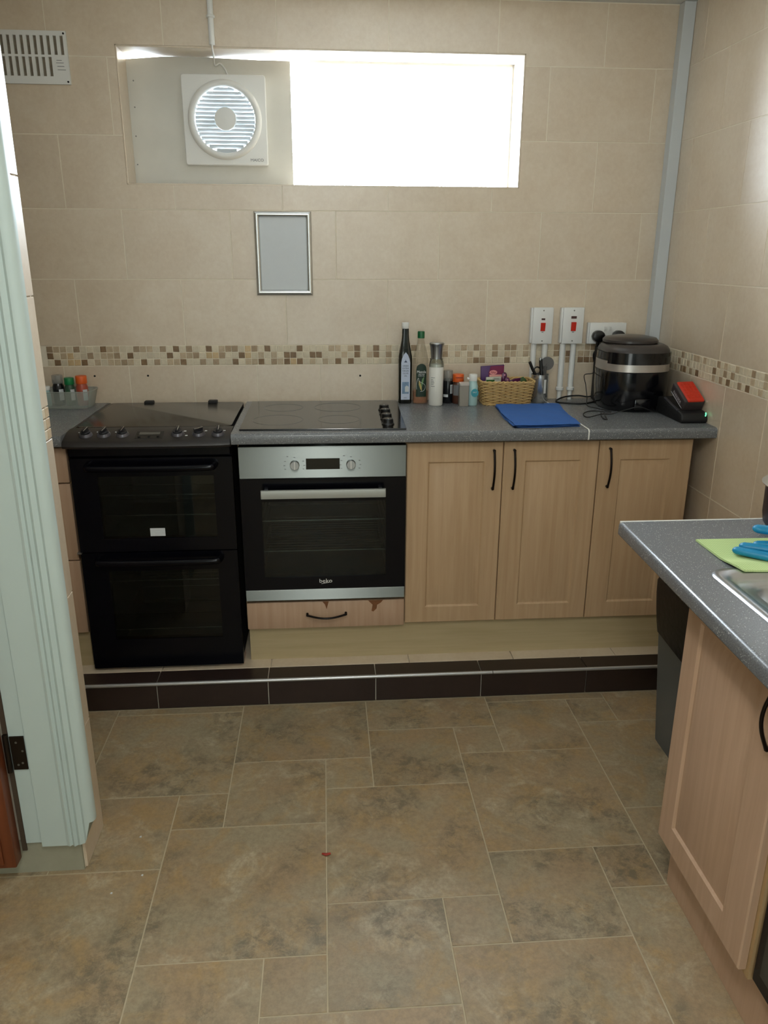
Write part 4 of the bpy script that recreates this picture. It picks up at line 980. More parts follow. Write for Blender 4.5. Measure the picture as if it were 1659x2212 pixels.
# contents
def packet(name, lb, cat, poly, y, th, rx, mt, grp=None):
    t = thing(name, lb, cat, (poly[0][0], y, Z0+.006)); bm = NB(); prism(bm, poly, y, y-th, 'y', bev=.0015); o = obj('pack', bm, mt, t, smooth=30); return t
t = packet('purple_carton', 'purple carton with pink printed logo standing at the back of the basket', 'carton', [(.560, Z0+.03), (.650, Z0+.03), (.652, Z0+.152), (.556, Z0+.146)], -.062, .012, 0, plain('purple_card', (72, 30, 96), .45))
bm = NB(); prism(bm, [(.590, Z0+.030), (.650, Z0+.030), (.651, Z0+.149), (.596, Z0+.147), (.588, Z0+.12)], -.0741, -.0747, 'y'); obj('magenta_print', bm, plain('magenta_print', (120, 28, 72), .5), t)
bm = NB(); n_ = 20; prism(bm, [(.6075+.016*math.cos(2*math.pi*k/n_), Z0+.122+.009*math.sin(2*math.pi*k/n_)) for k in range(n_)], -.0748, -.0754, 'y'); obj('pink_oval', bm, plain('pink_print', (232, 150, 150), .5), t)
bm = NB(); tube(bm, smooth_pts([(.597, -.0757, Z0+.120), (.602, -.0757, Z0+.126), (.604, -.0757, Z0+.119), (.609, -.0757, Z0+.125), (.612, -.0757, Z0+.119), (.618, -.0757, Z0+.124)], 3), .0009, 5); obj('printed_squiggle', bm, plain('crimson', (150, 40, 60), .5), t)
bm = NB(); box(bm, .592, .648, -.0754, -.0748, Z0+.103, Z0+.113); obj('pink_band', bm, plain('pink_print2', (236, 170, 160), .5), t)
t = packet('herb_packet', 'white and green packet with an oval stamp at the front left of the basket', 'packet', [(.573, Z0+.02), (.637, Z0+.02), (.637, Z0+.107), (.575, Z0+.105)], -.084, .010, 0, plain('pale_packet', (206, 206, 190), .4))
bm = NB(); box(bm, .576, .610, -.0950, -.0941, Z0+.06, Z0+.095); obj('green_panel', bm, plain('green_panel', (44, 104, 44), .5), t)
bm = NB(); tube(bm, [(.617+.015*math.cos(a*math.pi/12), -.0945, Z0+.099+.0055*math.sin(a*math.pi/12)) for a in range(24)], .0005, 4, closed=True); obj('oval_stamp', bm, M['ink'], t)
for k_ in range(5):
    bm = NB(); box(bm, .607+.0042*k_, .610+.0042*k_, -.0951, -.0945, Z0+.097, Z0+.1012); obj('printed_mark', bm, M['ink'], t)
M['plum'] = plain('plum_plastic', (84, 26, 70), .25)
for i, (x, y, z, rx) in enumerate(((.648, -.098, .125, .010), (.656, -.118, .108, .0095))):
    t = thing('measuring_spoon', ['taller plum plastic spoon handle sticking up from the basket', 'shorter plum plastic spoon handle in front of the taller one'][i], 'spoon', (x, y, Z0+.02), group='plum spoons in the basket')
    bm = NB(); poly = [(x-rx, Z0+.012)]+[(x+rx*math.cos(a), Z0+z-rx+.0*a+rx*1.1*math.sin(a)) for a in [math.pi-math.pi*k/10 for k in range(11)]]+[(x+rx, Z0+.012)]
    prism(bm, poly, y, y-.004, 'y', bev=.001); h_ = obj('spoon_handle', bm, M['plum'], t, smooth=30)
    bm = NB(); cyl(bm, (x, y-.004, Z0+z-rx), .0035, .0008, 'y', 12); obj('hole', bm, plain('pale_pink', (196, 130, 160), .5), t)
    bm = NB(); lathe(bm, [(.002, 0), (.012, .003), (.014, .009)], (x, y-.002, Z0+.005), 16); obj('spoon_bowl', bm, M['plum'], t, smooth=40)
t = packet('plum_sachet', 'flat plum sachet lying across the right of the basket', 'sachet', [(.655, Z0+.06), (.705, Z0+.06), (.715, Z0+.104), (.690, Z0+.100), (.665, Z0+.092)], -.100, .006, 0, M['plum'])
t = packet('green_sachet', 'dark green crinkled sachet at the right end of the basket', 'sachet', [(.690, Z0+.05), (.738, Z0+.05), (.742, Z0+.094), (.728, Z0+.106), (.710, Z0+.100), (.694, Z0+.094)], -.088, .007, 0, plain('green_foil', (48, 84, 28), .35, noise=.5, nscale=90))

# steel utensil pot and its utensils
PX, PY = .804, -.068
pot = thing('utensil_pot', 'shiny steel utensil pot with a cut-out slot beside the basket', 'utensil pot', (PX, PY, Z0))
bm = NB(); lathe(bm, [(.0340, 0), (.0355, .002), (.0355, .109), (.0372, .111), (.0372, .113), (.0345, .113), (.0340, .108), (.0335, .004), (0, .004)], (PX, PY, Z0), 40); obj('pot_wall', bm, M['steel2'], pot, smooth=40)
curved_label('slot_highlight', (PX, PY), .0357, 15, 32, Z0+.038, Z0+.094, M['trim'], pot, label='pale highlight painted on the front of the pot')  # bright highlight on the steel, painted as a pale strip
def utensil(name, lb, cat, pts, rr, mt, flat=1.0):
    t = thing(name, lb, cat, pts[0]); bm = NB(); tube(bm, smooth_pts(pts, 4), rr if not isinstance(rr, list) else rr[0], 10, flat=flat); obj('handle', bm, mt, t, smooth=50); return t
utensil('knife', 'black-handled utensil leaning left out of the steel pot', 'utensil', [(PX-.004, PY, Z0+.01), (PX-.018, PY, Z0+.10), (PX-.034, PY, Z0+.135), (PX-.047, PY, Z0+.163)], .0062, M['blackp'])
t = utensil('peeler', 'upright black-handled peeler in the middle of the steel pot', 'utensil', [(PX+.010, PY-.010, Z0+.01), (PX+.004, PY-.012, Z0+.10), (PX-.001, PY-.010, Z0+.14), (PX-.004, PY-.008, Z0+.174)], .0070, M['blackp'])
bm = NB(); lathe(bm, [(.0068, 0), (.0066, .006), (.0045, .010), (0, .0115)], (PX-.0045, PY-.008, Z0+.170), 14); obj('steel_tip', bm, M['dullsteel'], t, smooth=40)
t = thing('scissors', 'black scissor handles rising between the other utensils', 'scissors', (PX-.012, PY+.01, Z0+.01))
bm = NB(); tube(bm, [(PX-.012+.013*math.cos(a*math.pi/10), PY+.006, Z0+.127+.014*math.sin(a*math.pi/10)) for a in range(20)], .0028, 8, closed=True); obj('handle_loop', bm, M['blackp'], t, smooth=50)
bm = NB(); prism(bm, [(PX-.016, Z0+.01), (PX-.008, Z0+.01), (PX-.004, Z0+.113), (PX-.018, Z0+.113)], PY+.003, PY+.006, 'y'); obj('blade', bm, M['dullsteel'], t)
t = thing('pizza_cutter', 'grey round-bladed pizza cutter standing in the steel pot', 'pizza cutter', (PX+.02, PY+.008, Z0+.01))
M['greyblade'] = plain('grey_blade', (104, 102, 100), .45)
bm = NB(); cyl(bm, (.835, PY+.016, 1.150), .0275, .002, 'y', 40); obj('wheel', bm, M['greyblade'], t)
bm = NB(); box(bm, .819, .832, PY+.006, PY+.013, Z0+.01, 1.140, bev=.002); obj('handle', bm, plain('grey_handle', (84, 82, 80), .5), t)
bm = NB(); cyl(bm, (.833, PY+.013, 1.143), .006, .004, 'y', 16); obj('hub', bm, M['greyblade'], t)

# folded blue cloth
cl = thing('blue_cloth', 'folded blue microfibre cloth lying on the worktop by the joint strip', 'cloth', (.70, -.37, Z0))
M['bluecloth'] = plain('blue_cloth', (52, 100, 172), .95, noise=.12, nscale=180, bump=.5, bscale=420)
q = [(.596, -.175), (.855, -.165), (.818, -.572), (.578, -.586)]
for L_, (zo, ins, rn) in enumerate(((0, .0, 1), (.0048, .003, 2), (.0096, .001, 3))):
    rr = random.Random(rn); bm = NB(); n = 18; ph = rr.uniform(0, 6)
    cx_, cy_ = .712, -.375
    def Q(u, v, top):
        x = (q[0][0]*(1-u)+q[1][0]*u)*(1-v)+(q[3][0]*(1-u)+q[2][0]*u)*v; y = (q[0][1]*(1-u)+q[1][1]*u)*(1-v)+(q[3][1]*(1-u)+q[2][1]*u)*v
        x += (cx_-x)*ins*2+(.004*math.sin(v*7+ph)*(1-abs(2*u-1)*0)); y += (cy_-y)*ins*2+.003*math.sin(u*8+ph)
        e = min(u, 1-u, v, 1-v); w_ = .0012*math.sin(x*70+y*40+ph)+.0008*math.sin(y*110-ph)
        hgt_ = .0044*min(1, (e*14)**.5) if top else 0
        return (x, y, Z0+zo+(hgt_+max(w_, -.0004)*(1 if (top and L_ == 2) else 0)))
    g1 = [[bm.verts.new(Q(i/n, j/n, True)) for j in range(n+1)] for i in range(n+1)]; g0 = [[bm.verts.new(Q(i/n, j/n, False)) for j in range(n+1)] for i in range(n+1)]
    for i in range(n):
        for j in range(n): bm.faces.new((g1[i][j], g1[i+1][j], g1[i+1][j+1], g1[i][j+1])); bm.faces.new((g0[i][j], g0[i][j+1], g0[i+1][j+1], g0[i+1][j]))
    for i in range(n):
        for j in (0, n): bm.faces.new((g1[i][j], g1[i+1][j], g0[i+1][j], g0[i][j])); bm.faces.new((g1[j][i], g1[j][i+1], g0[j][i+1], g0[j][i]))
    obj('fold', bm, M['bluecloth'], cl, smooth=60)

# air fryer
af = thing('air_fryer', 'large black air fryer with steel band on the corner worktop', 'air fryer', (1.130, -.205, Z0))
AC = (1.132, -.203); M['fryer'] = plain('fryer_black', (10, 10, 14), .16, coat=.2); M['fryerlid'] = plain('fryer_lid', (62, 56, 53), .28); M['satin'] = plain('satin_band', (196, 190, 184), .36, metal=.8)
RX, RY = 1.0, 1.04
part_lathe('lower_body', [(.112, 0), (.118, .004), (.127, .03), (.1315, .09), (.132, .150), (.130, .1525), (0, .1525)], (AC[0], AC[1], Z0), M['fryer'], af, 64, RX, RY, power=2.6)
part_lathe('steel_band', [(.1290, .153), (.1325, .154), (.1315, .190), (.129, .192)], (AC[0], AC[1], Z0), M['satin'], af, 64, RX, RY, power=2.6)
part_lathe('upper_body', [(.1270, .1915), (.1310, .193), (.1295, .2215), (0, .2215)], (AC[0], AC[1], Z0), M['fryer'], af, 64, RX, RY, power=2.6)
part_lathe('top_cover', [(.1280, .2218), (.1300, .2235), (.1275, .233), (.119, .245), (.105, .252), (.09, .2525), (0, .2525)], (AC[0], AC[1], Z0), M['fryerlid'], af, 64, RX, RY, power=2.6)
part_lathe('lid', [(.100, .2525), (.104, .256), (.104, .264), (.096, .272), (.06, .279), (0, .281)], (AC[0]-.010, AC[1]+.016, Z0), M['fryerlid'], af, 64, 1.0, .98, power=2.2)
bm = NB(); pts = []   # curved black viewing strip above the band
for i in range(25):
    a = math.radians(-62+124*i/24); pw = 2.6; s_, c_ = math.sin(a), math.cos(a); k = (abs(s_)**pw+abs(c_)**pw)**(-1/pw)
    pts.append((AC[0]+.1335*s_*k, AC[1]-.139*c_*k))
V0 = [bm.verts.new((x, y, Z0+.182)) for x, y in pts]; V1 = [bm.verts.new((x, y, Z0+.225)) for x, y in pts]
V2 = [bm.verts.new((x*.97+AC[0]*.03, y*.97+AC[1]*.03, Z0+.182)) for x, y in pts]; V3 = [bm.verts.new((x*.955+AC[0]*.045, y*.955+AC[1]*.045, Z0+.225)) for x, y in pts]
for i in range(24):
    bm.faces.new((V0[i], V0[i+1], V1[i+1], V1[i])); bm.faces.new((V1[i], V1[i+1], V3[i+1], V3[i])); bm.faces.new((V0[i+1], V0[i], V2[i], V2[i+1])); bm.faces.new((V2[i], V3[i], V3[i+1], V2[i+1]))
bm.faces.new((V0[0], V1[0], V3[0], V2[0])); bm.faces.new((V0[-1], V2[-1], V3[-1], V1[-1]))
obj('front_strip', bm, M['fryer'], af, smooth=40)
bm = NB(); box(bm, AC[0]-.030, AC[0]+.034, -.3455, -.330, Z0+.012, Z0+.055, bev=.006); obj('drawer_grip', bm, M['fryer'], af, smooth=40)
part_lathe('foot_ring', [(.104, -.0002), (.106, .0), (.106, .006), (.1, .008)], (AC[0], AC[1], Z0+.0002), M['blackm'], af, 40)
bm = NB()   # ribbed rear column seen on the left side
for k in range(7): box(bm, 1.013+.003*k, 1.021+.003*k, -.160+.017*k, -.150+.017*k, Z0+.01, Z0+.222)
obj('side_ribs', bm, M['blackm'], af)

# cords
M['cord'] = plain('black_cord', (16, 16, 17), .5)
bm = NB(); tube(bm, smooth_pts([(1.038, -.053, 1.207), (1.026, -.055, 1.19), (1.030, -.050, 1.165), (1.046, -.045, 1.12), (1.05, -.035, 1.03), (1.03, -.034, Z0+.012), (.985, -.030, Z0+.016), (.935, -.035, Z0+.014), (.895, -.055, Z0+.008), (.872, -.096, Z0+.003), (.907, -.130, Z0+.003), (.973, -.144, Z0+.003), (1.04, -.09, Z0+.003)]), .0032, 8)
tag(obj('fryer_cord', bm, M['cord'], smooth=60), 'thick black mains cord looping from the left plug to the air fryer', 'cord')
bm = NB(); tube(bm, smooth_pts([(1.122, -.053, 1.207), (1.122, -.040, 1.15), (1.05, -.032, 1.128), (.995, -.150, 1.123), (.957, -.165, 1.118), (.964, -.17, 1.08), (.972, -.175, 1.03), (.970, -.19, Z0+.004), (.990, -.235, Z0+.002), (1.020, -.325, Z0+.003), (.955, -.300, Z0+.003), (.905, -.345, Z0+.002), (.898, -.415, Z0+.002), (.965, -.372, Z0+.004), (1.010, -.362, Z0+.003), (1.06, -.365, Z0+.018), (1.11, -.372, Z0+.030), (1.16, -.365, Z0+.014), (1.195, -.350, Z0+.006), (1.225, -.330, Z0+.010)]), .0017, 6)
tag(obj('charger_cord', bm, M['cord'], smooth=60), 'thin black cord looping over the worktop in front of the air fryer', 'cord')
bm = NB(); tube(bm, smooth_pts([(.978, -.330, Z0+.002), (.960, -.385, Z0+.002), (.948, -.445, Z0+.002), (.956, -.462, Z0+.002), (.964, -.42, Z0+.005), (.985, -.345, Z0+.006)]), .0020, 6)
tag(obj('cord_tie', bm, M['cord'], smooth=60), 'short twist of black cable tie on the looped cord', 'cable tie')

# battery charger with battery
ch = thing('battery_charger', 'black battery charger with a green light at the worktop corner', 'charger', (1.245, -.40, Z0))
prof = [(-.540, 0), (-.545, .012), (-.537, .034), (-.515, .040), (-.43, .045), (-.36, .060), (-.315, .062), (-.295, .05), (-.292, 0)]
bm = NB(); prism(bm, [(y, Z0+z) for y, z in prof], 1.200, 1.2985, 'x', bev=.006, seg=3); obj('charger_body', bm, M['blackm'], ch, smooth=35)
bm = NB(); tube(bm, [(1.205, -.50, Z0+.040), (1.208, -.43, Z0+.050), (1.213, -.36, Z0+.062)], .006, 8, flat=.6); obj('side_rail', bm, plain('dark_grey_rail', (56, 54, 60), .5), ch, smooth=50)
bm = NB(); tube(bm, [(1.2880, -.5425, Z0+.026), (1.2905, -.5400, Z0+.032), (1.2920, -.5340, Z0+.037)], .0022, 8); obj('green_lamp', bm, plain('green_led', (120, 255, 190), .4, emit=1.2), ch)
bt = thing('battery_pack', 'red and black tool battery slotted on the charger', 'battery', (1.255, -.42, Z0+.06))
BM = Matrix.Translation((1.2555, -.455, Z0+.0895)) @ Matrix.Rotation(math.radians(27), 4, 'X') @ Matrix.Rotation(math.radians(2), 4, 'Z')
M['batred'] = plain('battery_red', (206, 50, 22), .5, noise=.15, nscale=60); M['batgrey'] = plain('battery_grey', (58, 50, 50), .5)
bm = NB(); box(bm, -.0395, .0395, -.060, .060, -.030, .016, bev=.007, seg=3); xf(bm, 0, BM); obj('casing', bm, M['batgrey'], bt, smooth=35)
bm = NB(); box(bm, -.0290, .0350, -.061, .056, .008, .021, bev=.006, seg=3); xf(bm, 0, BM); rd = obj('red_cover', bm, M['batred'], bt, smooth=35)
for a in range(4):
    for b in range(6):
        bm = NB(); box(bm, -.0235+.0145*a, -.0135+.0145*a, -.048+.0160*b, -.037+.0160*b, .0205, .0222, bev=.0006, seg=1); xf(bm, 0, BM); obj('grip_rib', bm, M['batred'], rd)
TL = BM @ Matrix.Translation((-.0397, .0, -.010)) @ Matrix.Rotation(math.radians(-90), 4, 'Z') @ Matrix.Rotation(math.radians(90), 4, 'X')
text_mesh('lettering', 'PARKSIDE', .016, plain('silver_print', (176, 168, 170), .5), bt, TL)
bm = NB(); box(bm, -.0400, -.0394, -.052, .052, -.0215, -.0200); xf(bm, 0, BM); obj('silver_line', bm, M['greyplastic'], bt)

# spice tub on the left worktop
tb = thing('spice_tub', 'cloudy plastic tub of spice jars at the left end of the back wall', 'tub', (-1.08, -.085, Z0))
M['tubp'] = frosted('cloudy_tub', (190, 196, 186), .62, .3)
bm = NB(); n_ = 8
o1 = rrect(-1.190, -.998, -.132, -.020, .03, n_); i1 = rrect(-1.188, -1.000, -.130, -.022, .028, n_); o2 = rrect(-1.203, -.982, -.143, -.010, .034, n_); i2 = rrect(-1.2015, -.9835, -.1415, -.0115, .0325, n_)
def ring(pts, z): return [bm.verts.new((x, y, z)) for x, y in pts]
A, B, C_, D_ = ring(o1, Z0), ring(o2, Z0+.066), ring(i2, Z0+.066), ring(i1, Z0+.003); N = len(A)
for P_, Q_ in ((A, B), (B, C_), (C_, D_)):
    for i in range(N): bm.faces.new((P_[i], P_[(i+1) % N], Q_[(i+1) % N], Q_[i]))
bm.faces.new(A[::-1]); bm.faces.new(D_); obj('tub_wall', bm, M['tubp'], tb, smooth=40)
bm = NB(); tube(bm, [(x, y, Z0+.066) for x, y in o2], .0022, 6, closed=True); obj('rim', bm, M['tubp'], tb, smooth=60)
def tub_jar(lb, x, y, r, h, capm, bodym, ch_=.026, lab=True):
    t = spice('spice_jar', lb, (x, y), r, h, capm, bodym, cap_h=ch_, capr=r*.95, grp='spice jars in the tub')
    for c_ in t.children: c_.location.z += .004
    if lab:
        l1 = curved_label('paper_label', (x, y), r+.0004, 20, 70, Z0+.025, Z0+.068, M['paper'], t)
    return t
M['redspice'] = plain('paprika', (168, 74, 52), .35, noise=.2, nscale=90); M['greenspice'] = plain('dried_herbs', (52, 84, 62), .4, noise=.4, nscale=160); M['greencap'] = plain('green_lid', (22, 128, 70), .4)
tub_jar('orange-capped jar of red spice at the right of the cloudy tub', -1.033, -.070, .0225, .116, M['orange'], M['redspice'], .030)
tub_jar('green-capped herb jar in the middle of the cloudy tub', -1.081, -.066, .0195, .108, M['greencap'], M['greenspice'], .026)
tub_jar('dark jar with a clear cap in the cloudy tub', -1.127, -.060, .0215, .118, M['smoke'], M['blackglass'], .032)
tub_jar('pale jar at the left of the cloudy tub by the door frame', -1.168, -.085, .017, .078, M['plastic'], M['palecyan'], .015, False)

# ------------------------------------------------------------------ sink run on the right
ZP = .900
pw_ = thing('sink_worktop', 'grey speckled worktop with white edged end holding the sink', 'worktop', (1.0, -2.1, .862))
def penx(y): return .6930+(y+1.32)*(.026/.775)
import mathutils
SX0, SX1, SY0, SY1 = .766, 1.22, -2.62, -1.668      # sink cut-out
bm = NB(); th = .038; r = .011
prof = []
for k in range(7):
    a = math.radians(180-90*k/6); prof.append((r+r*math.cos(a), -r+r*math.sin(a)))
low = [(.006+.006*math.cos(math.radians(a)), -th+.006+.006*math.sin(math.radians(a))) for a in (270, 240, 210, 180)]
pr = low+prof
A = [bm.verts.new((penx(-1.32)+u, -1.32, ZP+v)) for u, v in pr]; B = [bm.verts.new((penx(-3.05)+u, -3.05, ZP+v)) for u, v in pr]
for i in range(len(pr)-1): bm.faces.new((A[i], A[i+1], B[i+1], B[i]))
# top sheet round the sink hole
def vt3(x, y, z): return bm.verts.new((x, y, z))
hx0, hx1, hy0, hy1 = .779, 1.216, -2.604, -1.676
c = [vt3(XR-.006, -1.32, ZP), vt3(XR-.006, -3.05, ZP)]; h_ = [vt3(hx0, hy1, ZP), vt3(hx1, hy1, ZP), vt3(hx1, hy0, ZP), vt3(hx0, hy0, ZP)]
hb_ = [vt3(v.co.x, v.co.y, ZP-th) for v in h_]
bm.faces.new((A[-1], c[0], h_[1], h_[0])); bm.faces.new((c[0], c[1], h_[2], h_[1])); bm.faces.new((c[1], B[-1], h_[3], h_[2])); bm.faces.new((B[-1], A[-1], h_[0], h_[3]))
cb = [vt3(XR-.006, -1.32, ZP-th), vt3(XR-.006, -3.05, ZP-th)]
bm.faces.new((A[0], cb[0], hb_[1], hb_[0])); bm.faces.new((cb[0], cb[1], hb_[2], hb_[1])); bm.faces.new((cb[1], B[0], hb_[3], hb_[2])); bm.faces.new((B[0], A[0], hb_[0], hb_[3]))
for i in range(4): bm.faces.new((h_[i], h_[(i+1) % 4], hb_[(i+1) % 4], hb_[i]))
bm.faces.new(A+[c[0], cb[0]]); bm.faces.new(B+[c[1], cb[1]]); bm.faces.new((c[0], cb[0], cb[1], c[1]))
obj('laminate', bm, M['worktop'], pw_, smooth=30)
bm = NB(); box(bm, penx(-1.32)+.003, XR-.006, -1.3235, -1.3172, ZP-th, ZP+.0012, bev=.0006, seg=1); obj('end_strip', bm, M['trim'], pw_)

# sink
sk = thing('steel_sink', 'inset stainless steel sink with a raised bright rim', 'sink', (.99, -2.1, ZP))
def rr3(x0, x1, y0, y1, r_, z, bm, n=8): return [bm.verts.new((x, y, z)) for x, y in rrect(x0, x1, y0, y1, r_, n)]
bm = NB()
L_ = [rr3(.763, 1.232, -2.62, -1.660, .045, ZP+.0004, bm), rr3(.766, 1.229, -2.617, -1.663, .043, ZP+.004, bm), rr3(.776, 1.220, -2.607, -1.673, .038, ZP+.0048, bm),
      rr3(.790, 1.205, -2.59, -1.692, .040, ZP+.003, bm), rr3(.796, 1.199, -2.585, -1.698, .040, ZP-.006, bm), rr3(.806, 1.190, -2.57, -1.708, .045, ZP-.009, bm),
      rr3(.826, 1.175, -2.15, -1.722, .06, ZP-.012, bm), rr3(.832, 1.169, -2.145, -1.728, .058, ZP-.020, bm), rr3(.842, 1.160, -2.135, -1.738, .055, ZP-.150, bm), rr3(.87, 1.13, -2.11, -1.77, .05, ZP-.165, bm)]
for P_, Q_ in zip(L_, L_[1:]):
    for i in range(len(P_)): bm.faces.new((P_[i], P_[(i+1) % len(P_)], Q_[(i+1) % len(P_)], Q_[i]))
bm.faces.new(L_[-1]); obj('bowl_and_rim', bm, M['sink'], sk, smooth=50)
bm = NB(); cyl(bm, (1.0, -1.94, ZP-.165), .03, .004, 'z', 24, bev=.001); obj('drain', bm, M['dullsteel'], sk)

# green cloth
gc = thing('green_sponge_cloth', 'lime green dimpled sponge cloth lying over the sink edge', 'cloth', (.95, -1.57, ZP+.005))
def gcol():
    mt, nt, b = nodes('lime_cloth'); L = nt.links; tc = nt.nodes.new('ShaderNodeTexCoord')
    v = nt.nodes.new('ShaderNodeTexVoronoi'); v.inputs['Scale'].default_value = 170; v.inputs['Randomness'].default_value = 0; L.new(tc.outputs['Object'], v.inputs['Vector'])
    rp = ramp(nt, [(.2, (160, 188, 118)), (.55, (202, 222, 156))]); L.new(v.outputs['Distance'], rp.inputs[0]); L.new(rp.outputs[0], b.inputs['Base Color'])
    bp = nt.nodes.new('ShaderNodeBump'); bp.inputs['Strength'].default_value = .5; bp.inputs['Distance'].default_value = .001; L.new(v.outputs['Distance'], bp.inputs['Height']); L.new(bp.outputs[0], b.inputs['Normal'])
    b.inputs['Roughness'].default_value = .9; return mt
bm = NB(); n = 16
def GP(u, v, top):
    x = .828+(1.12-.828)*u; y = -1.478-(1.690-1.478)*v-.006*u
    if v > .6 and u < .12: x += .012*((v-.6)/.4)**2
    z = ZP+.0008+(.0052 if y < -1.655 else .0052*max(0, min(1, (-1.60-y)/.055)))+.0015*math.sin(u*5+v*3)*v+.0012*u
    return (x, y, z+(.0045 if top else 0))
g1 = [[bm.verts.new(GP(i/n, j/n, 1)) for j in range(n+1)] for i in range(n+1)]; g0 = [[bm.verts.new(GP(i/n, j/n, 0)) for j in range(n+1)] for i in range(n+1)]
for i in range(n):
    for j in range(n): bm.faces.new((g1[i][j], g1[i+1][j], g1[i+1][j+1], g1[i][j+1])); bm.faces.new((g0[i][j], g0[i][j+1], g0[i+1][j+1], g0[i+1][j]))
    for j in (0, n): bm.faces.new((g1[i][j], g1[i+1][j], g0[i+1][j], g0[i][j])); bm.faces.new((g1[j][i], g1[j][i+1], g0[j][i+1], g0[j][i]))
obj('cloth_sheet', bm, gcol(), gc, smooth=60)

# rubber gloves: palm and fingers grown as skinned chains
M['glove'] = plain('blue_rubber', (16, 130, 174), .42, noise=.06, nscale=30)
def finger(bm, pts, r0, r1):
    r0 *= 1.18; r1 *= 1.18; P = smooth_pts(pts, 5); n = len(P); rr = [r0+(r1-r0)*i/(n-1) for i in range(n)]
    P.append(P[-1]+(P[-1]-P[-2]).normalized()*r1*.55); rr.append(r1*.72); P.append(P[-1]+(P[-1]-P[-2]).normalized()*r1*.25); rr.append(r1*.3)
    tube(bm, P, rr, 12, flat=.72)
GZ = ZP+.006
gl = thing('rubber_gloves', 'pair of blue rubber gloves lying folded on the green cloth', 'gloves', (1.0, -1.6, GZ))
bm = NB()
finger(bm, [(1.02, -1.690, GZ+.014), (.97, -1.668, GZ+.013), (.92, -1.632, GZ+.012), (.873, -1.590, GZ+.012)], .014, .0105)
finger(bm, [(1.03, -1.668, GZ+.022), (.98, -1.640, GZ+.021), (.935, -1.605, GZ+.019), (.895, -1.578, GZ+.017)], .0135, .011)
finger(bm, [(1.04, -1.650, GZ+.030), (.995, -1.625, GZ+.029), (.955, -1.600, GZ+.026), (.925, -1.582, GZ+.022)], .0135, .0105)
finger(bm, [(1.05, -1.640, GZ+.030), (1.00, -1.607, GZ+.046), (.960, -1.585, GZ+.055), (.925, -1.573, GZ+.058)], .015, .0115)
tube(bm, smooth_pts([(1.19, -1.69, GZ+.028), (1.12, -1.685, GZ+.030), (1.06, -1.670, GZ+.028), (1.01, -1.655, GZ+.022)], 4), [.034]*5+[.036]*4+[.030]*3+[.018], 16, flat=.62)
obj('glove', bm, M['glove'], gl, smooth=70)
bm = NB(); tube(bm, smooth_pts([(1.20, -1.60, GZ+.026), (1.13, -1.605, GZ+.026), (1.07, -1.612, GZ+.024), (1.03, -1.62, GZ+.022)], 4), [.028]*5+[.03]*4+[.024]*3+[.014], 16, flat=.55)
finger(bm, [(1.08, -1.60, GZ+.024), (1.04, -1.575, GZ+.022), (1.00, -1.560, GZ+.018)], .012, .010)
obj('glove', bm, M['glove'], gl, smooth=70)

# saucepan
sp = thing('saucepan', 'dark blue enamel pan with a steel rim at the right edge', 'pan', (1.150, -1.440, ZP))
PC = (1.158, -1.432, ZP+.0006); M['pan'] = plain('navy_enamel', (12, 12, 30), .3, spec=.3)
part_lathe('pan_body', [(.098, 0), (.108, .004), (.118, .018), (.122, .040), (.124, .118), (.1215, .118), (.119, .04), (.110, .008), (0, .006)], PC, M['pan'], sp, 56)
part_lathe('steel_rim', [(.1205, .1175), (.133, .1195), (.134, .122), (.128, .1235), (.1205, .121)], PC, M['steel2'], sp, 56)

# units under the sink worktop
t = thing('sink_cabinet', 'beech sink cabinet with routed door on the right side', 'cabinet', (1.0, -1.85, 0))
bm = NB(); box(bm, .764, 1.29, -2.060, -1.640, .155, .716); box(bm, .764, .785, -2.060, -1.640, .716, .861); obj('body', bm, M['doorside'], t)
bm = NB(); box(bm, .764, 1.29, -1.658, -1.6405, .716, .861); obj('side_panel', bm, M['doorside'], t)
bm = NB(); door_panel(bm, -2.050, -1.648, .172, .850, .745, -1.968, -1.712, .240, .795)
for v in bm.verts: v.co = Vector((v.co.y, v.co.x, v.co.z))
d = obj('door', bm, M['pinkdoor'], t, smooth=25)
bm = NB(); bow((.745, -2.030, .690), (.745, -2.030, .830), (-.031, 0, 0), bm, .0048); obj('handle', bm, M['bronze'], d, smooth=50)
bm = NB(); box(bm, .795, .811, -3.05, -1.634, 0, .150, bev=.001); tag(obj('sink_plinth', bm, M['pinkdoor']), 'beech plinth board on the floor under the sink cabinet', 'plinth')
t = thing('undercounter_appliance', 'black under-counter appliance at the right edge past the sink cabinet', 'appliance', (1.0, -2.4, .155))
bm = NB(); box(bm, .790, 1.29, -2.655, -2.066, .156, .716); obj('body', bm, M['blackm'], t)
bm = NB(); box(bm, .768, .789, -2.652, -2.0665, .165, .858, bev=.003); d = obj('front_door', bm, M['enamel'], t)
bm = NB(); box(bm, .7665, .7679, -2.63, -2.09, .200, .440); obj('glass_pane', bm, plain('dark_glass', (30, 38, 36), .08), t)
bm = NB(); tube(bm, [(.768, -2.60, .62), (.735, -2.59, .62), (.735, -2.12, .62), (.768, -2.11, .62)], .008, 10); obj('handle', bm, M['enamel'], d, smooth=50)

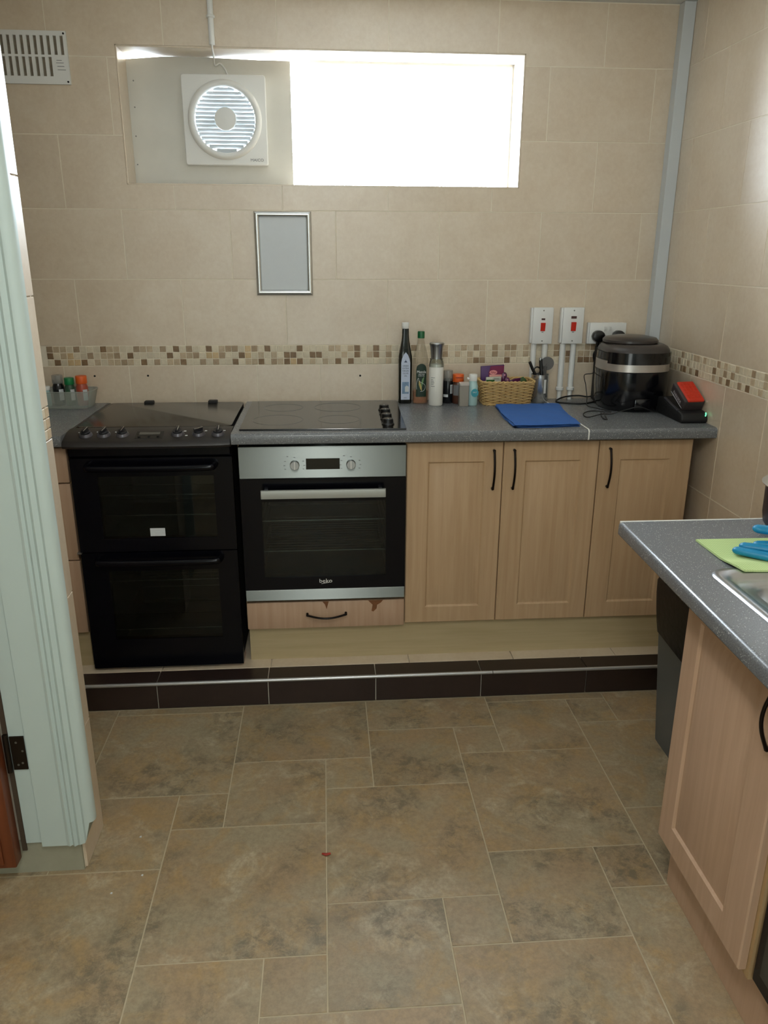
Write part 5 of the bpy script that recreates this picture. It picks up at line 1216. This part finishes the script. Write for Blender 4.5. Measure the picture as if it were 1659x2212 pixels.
# bin
bn = thing('waste_bin', 'tall grey bin with a black liner folded over, below the worktop end', 'bin', (1.14, -1.1, 0))
M['bin'] = plain('grey_bin', (98, 102, 104), .5); M['liner'] = plain('black_liner', (10, 9, 11), .45, spec=.3, bump=.7, bscale=40)
def frust(bm, b0, b1, z0, z1, t_=.0):
    A = [bm.verts.new((x, y, z0)) for x, y in rrect(*b0, .03, 5)]; B = [bm.verts.new((x, y, z1)) for x, y in rrect(*b1, .035, 5)]
    for i in range(len(A)): bm.faces.new((A[i], A[(i+1) % len(A)], B[(i+1) % len(A)], B[i]))
    return A, B
bm = NB(); A, B = frust(bm, (1.025, 1.255, -1.285, -.985), (1.000, 1.275, -1.300, -.925), 0, .565); bm.faces.new(A[::-1])
C2, D2 = frust(bm, (1.03, 1.25, -1.280, -.990), (1.004, 1.271, -1.296, -.929), .005, .565); bm.faces.new(C2)
for i in range(len(B)): bm.faces.new((B[i], B[(i+1) % len(B)], D2[(i+1) % len(B)], D2[i]))
obj('bin_body', bm, M['bin'], bn, smooth=40)
bm = NB(); rr = random.Random(3); rings = []
for z, o_ in ((.375, .004), (.42, .006), (.47, .007), (.52, .0075), (.560, .007), (.571, .002), (.560, -.010), (.50, -.014), (.40, -.020)):
    f_ = z/.565; b = (1.025-.025*f_-o_, 1.255+.02*f_+o_, -1.285-.015*f_-o_, -.985+.06*f_+o_)
    rings.append([bm.verts.new((x+rr.uniform(-.0015, .0015), y+rr.uniform(-.0015, .0015), z+(rr.uniform(-.006, .006) if z < .38 else rr.uniform(-.002, .002))+(.012*math.sin(i*.8) if z < .38 else 0))) for i, (x, y) in enumerate(rrect(*b, .035, 5))])
for A, B in zip(rings, rings[1:]):
    for i in range(len(A)): bm.faces.new((A[i], A[(i+1) % len(A)], B[(i+1) % len(A)], B[i]))
obj('bin_liner', bm, M['liner'], bn, smooth=50)

# bits on the floor
bm = NB(); tube(bm, [(-.112, -1.470, .003), (-.101, -1.476, .004), (-.089, -1.471, .003)], [.003, .0055, .003], 8, flat=.5); tag(obj('plastic_scrap', bm, plain('dark_red', (150, 40, 20), .4), smooth=50), 'tiny dark red scrap on the floor joint', 'scrap')
for x, y, s_, lb in ((-.625, -1.366, .003, 'tiny white paper crumb on the floor near the pier, farthest of three'), (-.589, -1.513, .0028, 'tiny white paper crumb left of the large floor tile, middle of three'), (-.655, -1.570, .0026, 'tiny white paper crumb in the lower left floor, nearest of three')):
    bm = NB(); prism(bm, [(x-s_, y-s_*.7), (x+s_, y-s_), (x+s_*.8, y+s_), (x-s_*.6, y+s_*.8)], .0003, .0018, 'z'); tag(obj('paper_crumb', bm, M['paper']), lb, 'crumb', 'paper crumbs on the floor')

# hall ceiling lamp (behind the viewer)
t = thing('ceiling_light', 'slim white ceiling light fitting above the viewer', 'light', (-.12, -2.8, 2.44))
bm = NB(); box(bm, -.24, .0, -3.33, -2.27, 2.385, ZC-.001, bev=.004); obj('fitting', bm, M['plastic'], t)
